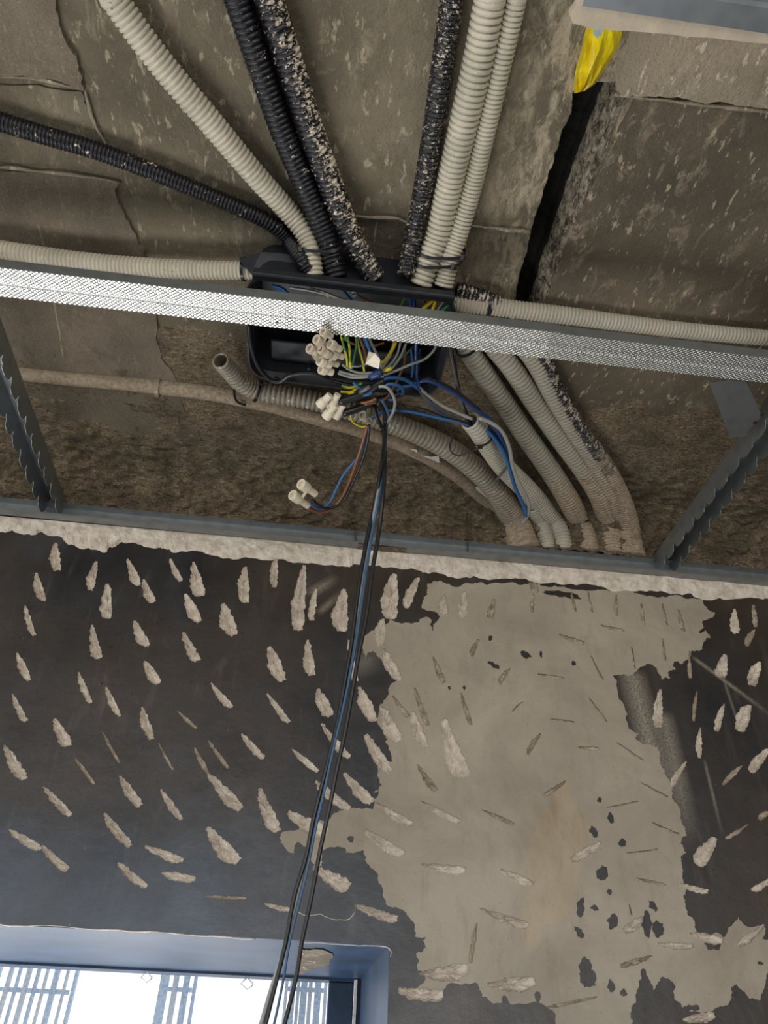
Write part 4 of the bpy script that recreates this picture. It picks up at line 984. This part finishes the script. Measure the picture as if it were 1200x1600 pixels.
# ------------------------------------------------------------------ wires
def wire(color, label, pts, wpx=5, z=0.85, z1=None, yy=None, group=None, name='electric_wire'):
    P = []; n = len(pts)
    for i, q in enumerate(pts):
        t = i/(n-1)
        if yy is not None and q[1] > 700: P.append(PY(q[0], q[1], yy[0]+(yy[1]-yy[0])*min(1, (q[1]-650)/950)))
        else: P.append(PZ(q[0], q[1], q[2] if len(q) > 2 else (z if z1 is None else z+(z1-z)*t)))
    o = tube(name, P, [rad(p, wpx) for p in P], WIRE[color], None, 8, 0.005)
    tag(o, label, 'wire', group or ('cables dangling down the wall' if name == 'dangling_cable' else 'loose wires and sleeves round the terminal strips')); return o
G1 = 'wires crossing inside the open box above the section'; G2 = 'wires dropping out of the box below the section'; G3 = 'looped wires right of the box'
W = [('blue','blue wire arching in the box at its upper left',[(425,446),(440,450),(453,461),(470,476),(500,505)],5,.885,.86,G1),
('blue','second blue wire arching in the box, just under the first',[(432,449),(445,457),(457,468),(475,485)],4,.883,.86,G1),
('grey','pale grey wire lying across the box above the section, the longer one',[(452,449),(490,455),(530,466),(570,478),(610,492)],4,.875,.86,G1),
('grey','pale grey wire lying across the box above the section, the shorter one',[(484,450),(510,458),(535,468),(560,480)],4,.875,.86,G1),
('yellow_green','yellow-green wire above the section, left of the round screw',[(506,455),(515,466),(526,480),(535,505),(541,530)],4,.88,.85,G1),
('blue','blue wire above the section beside the round screw',[(535,452),(543,462),(553,475),(562,500),(572,530),(579,550)],5,.885,.84,G1),
('brown','brown wire running right from the round screw',[(556,459),(570,468),(588,475),(605,478),(640,490)],4,.875,.86,G1),
('yellow_green','yellow-green wire in the middle of the box above the section',[(635,460),(630,470),(625,480),(618,500)],4,.88,.86,G1),
('blue','dark blue wire in the middle of the box, left of two',[(640,458),(641,470),(642,486),(645,530)],5,.885,.86,G1),
('dark_blue','dark blue wire in the middle of the box, right of two',[(647,458),(647,470),(648,488),(650,530),(650,565)],6,.885,.85,G1),
('brown','brown wire at the right of the box above the section',[(658,460),(663,472),(664,484),(650,530)],4,.885,.86,G1),
('yellow','yellow wire slanting at the right of the box above the section',[(682,464),(670,474),(658,486),(640,510)],6,.875,.855,G1),
('yellow','yellow wire upright at the right of the box above the section',[(683,463),(679,476),(672,492)],5,.872,.86,G1),
('brown','brown wire beside the upright yellow wire',[(690,468),(680,478),(670,492)],4,.872,.86,G1),
('grey','grey wire bundle end near the right conduit',[(697,466),(688,478),(678,492)],3,.872,.86,G1),
('green','green wire slanting from the right conduit mouth',[(712,471),(700,477),(688,488),(665,515)],5,.872,.86,G1),
('yellow_green','yellow-green wire below the section, first from the terminal cluster',[(532,520),(537,540),(542,560),(543,578)],4,.86,.83,G2),
('yellow_green','yellow-green wire below the section, second from the terminal cluster',[(541,518),(545,535),(547,555),(548,578)],4,.86,.83,G2),
('green','green wire below the section, third from the terminal cluster',[(556,520),(557,540),(553,560),(550,576)],4,.86,.83,G2),
('yellow_green','yellow-green wire below the section, fourth from the terminal cluster',[(556,522),(561,545),(567,565),(570,586)],4,.86,.83,G2),
('brown','brown wire left of the paper label',[(560,522),(566,537),(571,552),(573,570)],5,.86,.835,G2),
('brown','brown wire crossing sideways under the section',[(535,528),(555,538),(580,541),(600,536)],4,.865,.86,G2),
('blue','blue wire running down to the paper label',[(566,525),(572,537),(578,550),(582,560)],4,.86,.83,G2),
('grey','grey wire curving past the right of the paper label',[(576,528),(585,546),(592,560),(596,575),(598,590)],5,.86,.815,G2),
('grey','grey wire below the section, left of three side by side',[(615,535),(611,553),(603,567),(594,578)],4,.86,.82,G2),
('grey','grey wire below the section, middle of three side by side',[(626,535),(620,555),(608,571),(595,580)],4,.86,.82,G2),
('grey','grey wire below the section, right of three side by side',[(634,537),(627,555),(615,573),(602,587)],4,.86,.82,G2),
('grey','long grey wire sweeping right from the blue tape to the box corner',[(590,589),(612,582),(640,570),(662,562),(676,550),(682,540)],4,.815,.86,G2),
('brown','brown wire winding down the middle below the section',[(633,538),(632,565),(625,585),(616,603),(600,625),(570,632)],4,.86,.80,G2),
('yellow','yellow wire hooked beside the paper label',[(618,535),(612,548),(603,562),(596,567)],6,.86,.83,G2),
('yellow','yellow wire end right of the blue tape',[(598,580),(604,578),(612,575)],6,.82,.82,G2),
('green','green wire slanting under the section to the blue tape',[(645,542),(632,555),(615,567),(598,584)],3,.865,.825,G2),
('blue','blue wire hanging upright below the section',[(642,545),(644,562),(645,577),(643,590)],4,.86,.84,G2),
('dark_blue','dark blue wire hanging upright below the section',[(649,542),(652,565),(651,590),(655,604)],6,.86,.84,G2),
('black','black wire hanging upright below the section',[(656,545),(653,575),(649,598),(657,610)],5,.862,.845,G2),
('grey','grey wire from the terminal cluster to the blue tape, top one',[(535,570),(549,579),(565,583),(582,582)],4,.81,.815,G2),
('grey','grey wire from the terminal cluster to the blue tape, middle one',[(530,580),(548,585),(565,587),(582,585)],4,.81,.815,G2),
('grey','grey wire from the terminal cluster to the blue tape, bottom one',[(528,583),(545,589),(562,590),(580,588)],4,.808,.813,G2),
('grey','thin grey wire crossing behind the paper label',[(549,572),(560,573),(572,569),(580,566)],3,.83,.82,G2),
('blue','bright blue wire arching right from the sleeves',[(594,600),(600,593),(612,590),(628,592),(640,597),(652,606)],6,.81,.84,G3),
('blue','bright blue wire looping just under the arch',[(596,603),(608,600),(622,602),(629,609),(628,616),(620,612),(628,605),(642,602),(650,598)],5,.81,.84,G3),
('blue','short blue wire between the tape and the sleeves',[(552,597),(560,605),(567,612),(574,617)],5,.82,.81,G3),
('yellow','yellow wire poking out left of the black sleeves',[(532,612),(542,613),(550,612),(560,606)],4,.82,.82,G3),
('yellow_green','yellow-green wire poking out left of the black sleeves',[(534,602),(545,606),(556,604),(566,598)],5,.825,.82,G3),
('yellow','short yellow wire near the four-pole strip',[(544,615),(550,614),(556,616)],4,.81,.81,G3),
('black','thick black sleeve leading to the four-pole strip, upper one',[(530,628),(550,622),(572,614),(592,600),(600,594)],13,.80,.815,None),
('black','thick black sleeve leading to the four-pole strip, lower one',[(536,646),(555,640),(580,630),(605,622),(628,614)],12,.80,.83,None),
('brown','brown wire lying on the lower black sleeve',[(564,630),(575,628),(588,623)],4,.792,.792,None),
('blue','blue sleeve end beside the upper black sleeve',[(563,618),(572,616),(582,613)],9,.805,.805,None),
('dark_grey','grey sleeve end beside the upper black sleeve',[(562,614),(570,609),(578,604)],7,.80,.80,None),
('dark_blue','dark blue wire looping wide from the box to the loose conduit side',[(652,608),(656,597),(668,595),(690,603),(718,620),(745,641),(765,654),(782,682),(792,712)],6,.845,.845,G3),
('black','black wire following the wide dark blue loop',[(650,604),(657,594),(672,592),(700,603),(722,618),(750,640)],4,.85,.845,G3),
('grey','grey wire running from the box to the open conduit mouth, upper',[(652,600),(662,612),(690,633),(715,645),(738,655)],5,.848,.84,G3),
('dark_grey','dark grey wire running to the open conduit mouth, middle',[(650,602),(665,622),(690,642),(712,655),(740,668)],5,.846,.842,G3),
('blue','blue wire running to the open conduit mouth, lowest of the diagonals',[(661,618),(675,633),(692,646),(712,655),(742,668)],5,.846,.845,G3),
('blue','long light blue wire crossing low from the centre to the open conduit mouth',[(580,652),(595,644),(620,641),(650,645),(690,654),(720,660),(742,670)],5,.82,.842,G3),
('black','black wire crossing low just above the light blue one',[(620,642),(640,636),(662,639),(690,650),(725,660),(742,667)],3,.825,.842,G3),
('dark_grey','grey wire dropping from the section into the open conduit mouth',[(702,545),(708,572),(714,602),(722,630),(734,660),(742,672)],5,.86,.845,G3),
('black','black wire dropping from the section into the open conduit mouth',[(709,547),(712,575),(717,605),(724,632),(737,662)],4,.865,.846,G3),
('grey','long grey wire passing over the open conduit and down to the wall',[(748,653),(768,661),(785,675),(796,700),(801,728),(810,753),(822,775),(827,795),(822,810),(815,818)],6,.835,.83,G3),
('blue','bright blue wire running down beside the long grey wire',[(756,668),(770,682),(786,705),(796,732),(805,762),(818,790),(823,806)],6,.845,.83,G3),
('dark_blue','dark blue wire running down behind the long grey wire',[(764,668),(782,690),(793,718),(799,740)],6,.85,.845,G3),
('dark_grey','short grey wire hanging to the dirty conduit near its bend',[(792,700),(794,718),(790,732),(782,742),(776,750)],4,.85,.855,G3),
('grey','grey wire looping round and down from the black sleeves',[(592,604),(602,604),(611,612),(617,627),(615,642),(608,656),(602,672),(600,690)],5,.80,.80,None),
('blue','short blue wire behind the grey loop',[(606,624),(612,625),(618,623)],4,.81,.81,None),
('green','green wire showing between sleeves and dirty conduit',[(573,630),(575,640),(576,652)],4,.81,.83,None),
('brown','brown wire showing between sleeves and dirty conduit',[(579,630),(578,642),(582,655)],4,.812,.83,None),
('yellow','yellow wire bent round the dirty conduit below the terminal strip',[(548,648),(550,658),(558,664),(568,667),(576,664)],3,.82,.82,None),
('brown','brown wire hanging down to the loose two-pole strip',[(574,665),(567,690),(558,718),(546,752),(532,780),(515,797),(498,800),(481,794)],5,.80,.745,None),
('black','black wire hanging down to the loose two-pole strip',[(577,664),(574,690),(565,722),(552,752),(538,780),(520,793),(504,793),(488,781)],5,.80,.745,None),
('blue','blue wire hanging down to the loose two-pole strip',[(573,672),(565,705),(548,728),(535,745),(525,765),(515,785),(500,795),(486,789)],4,.80,.745,None)]
for col, lab, pts, wpx, za, zb_, gr in W: wire(col, lab, pts, wpx, za, zb_, None, gr)
YY = (-0.42, -0.30)
wire('black','black cable dangling down the wall, left strand',[(590,628,.80),(600,645,.80),(602,668,.79),(597,720),(585,790),(572,850),(560,920),(550,1000),(540,1060),(527,1130),(510,1200),(490,1280),(478,1340),(460,1400),(447,1470),(430,1540),(408,1625),(360,1780)],7,yy=YY,name='dangling_cable')
wire('muted_blue','blue wire dangling down the wall between the black strands',[(597,625,.80),(606,645,.80),(604,668,.79),(597,750),(584,820),(576,870),(567,930),(557,1000),(546,1060),(533,1120),(521,1170),(508,1230),(494,1290),(482,1350),(470,1400),(453,1470),(441,1540),(422,1625),(378,1780)],4.5,yy=(-0.425,-0.305),name='dangling_cable')
wire('grey','grey wire dangling down the wall beside the blue strand',[(600,690,.79),(594,755),(580,830),(569,890),(558,960),(546,1040),(535,1100),(520,1160),(503,1232),(488,1298),(474,1360),(462,1412),(445,1480),(424,1545),(400,1625),(350,1780)],7,yy=(-0.418,-0.298),name='dangling_cable')
wire('black','black cable dangling down the wall, right strand',[(583,634,.81),(590,655,.80),(600,680,.79),(601,740),(592,830),(582,890),(573,960),(561,1020),(549,1090),(540,1140),(527,1200),(515,1260),(500,1330),(487,1400),(472,1470),(462,1530),(438,1625),(395,1780)],7,yy=(-0.43,-0.31),name='dangling_cable')
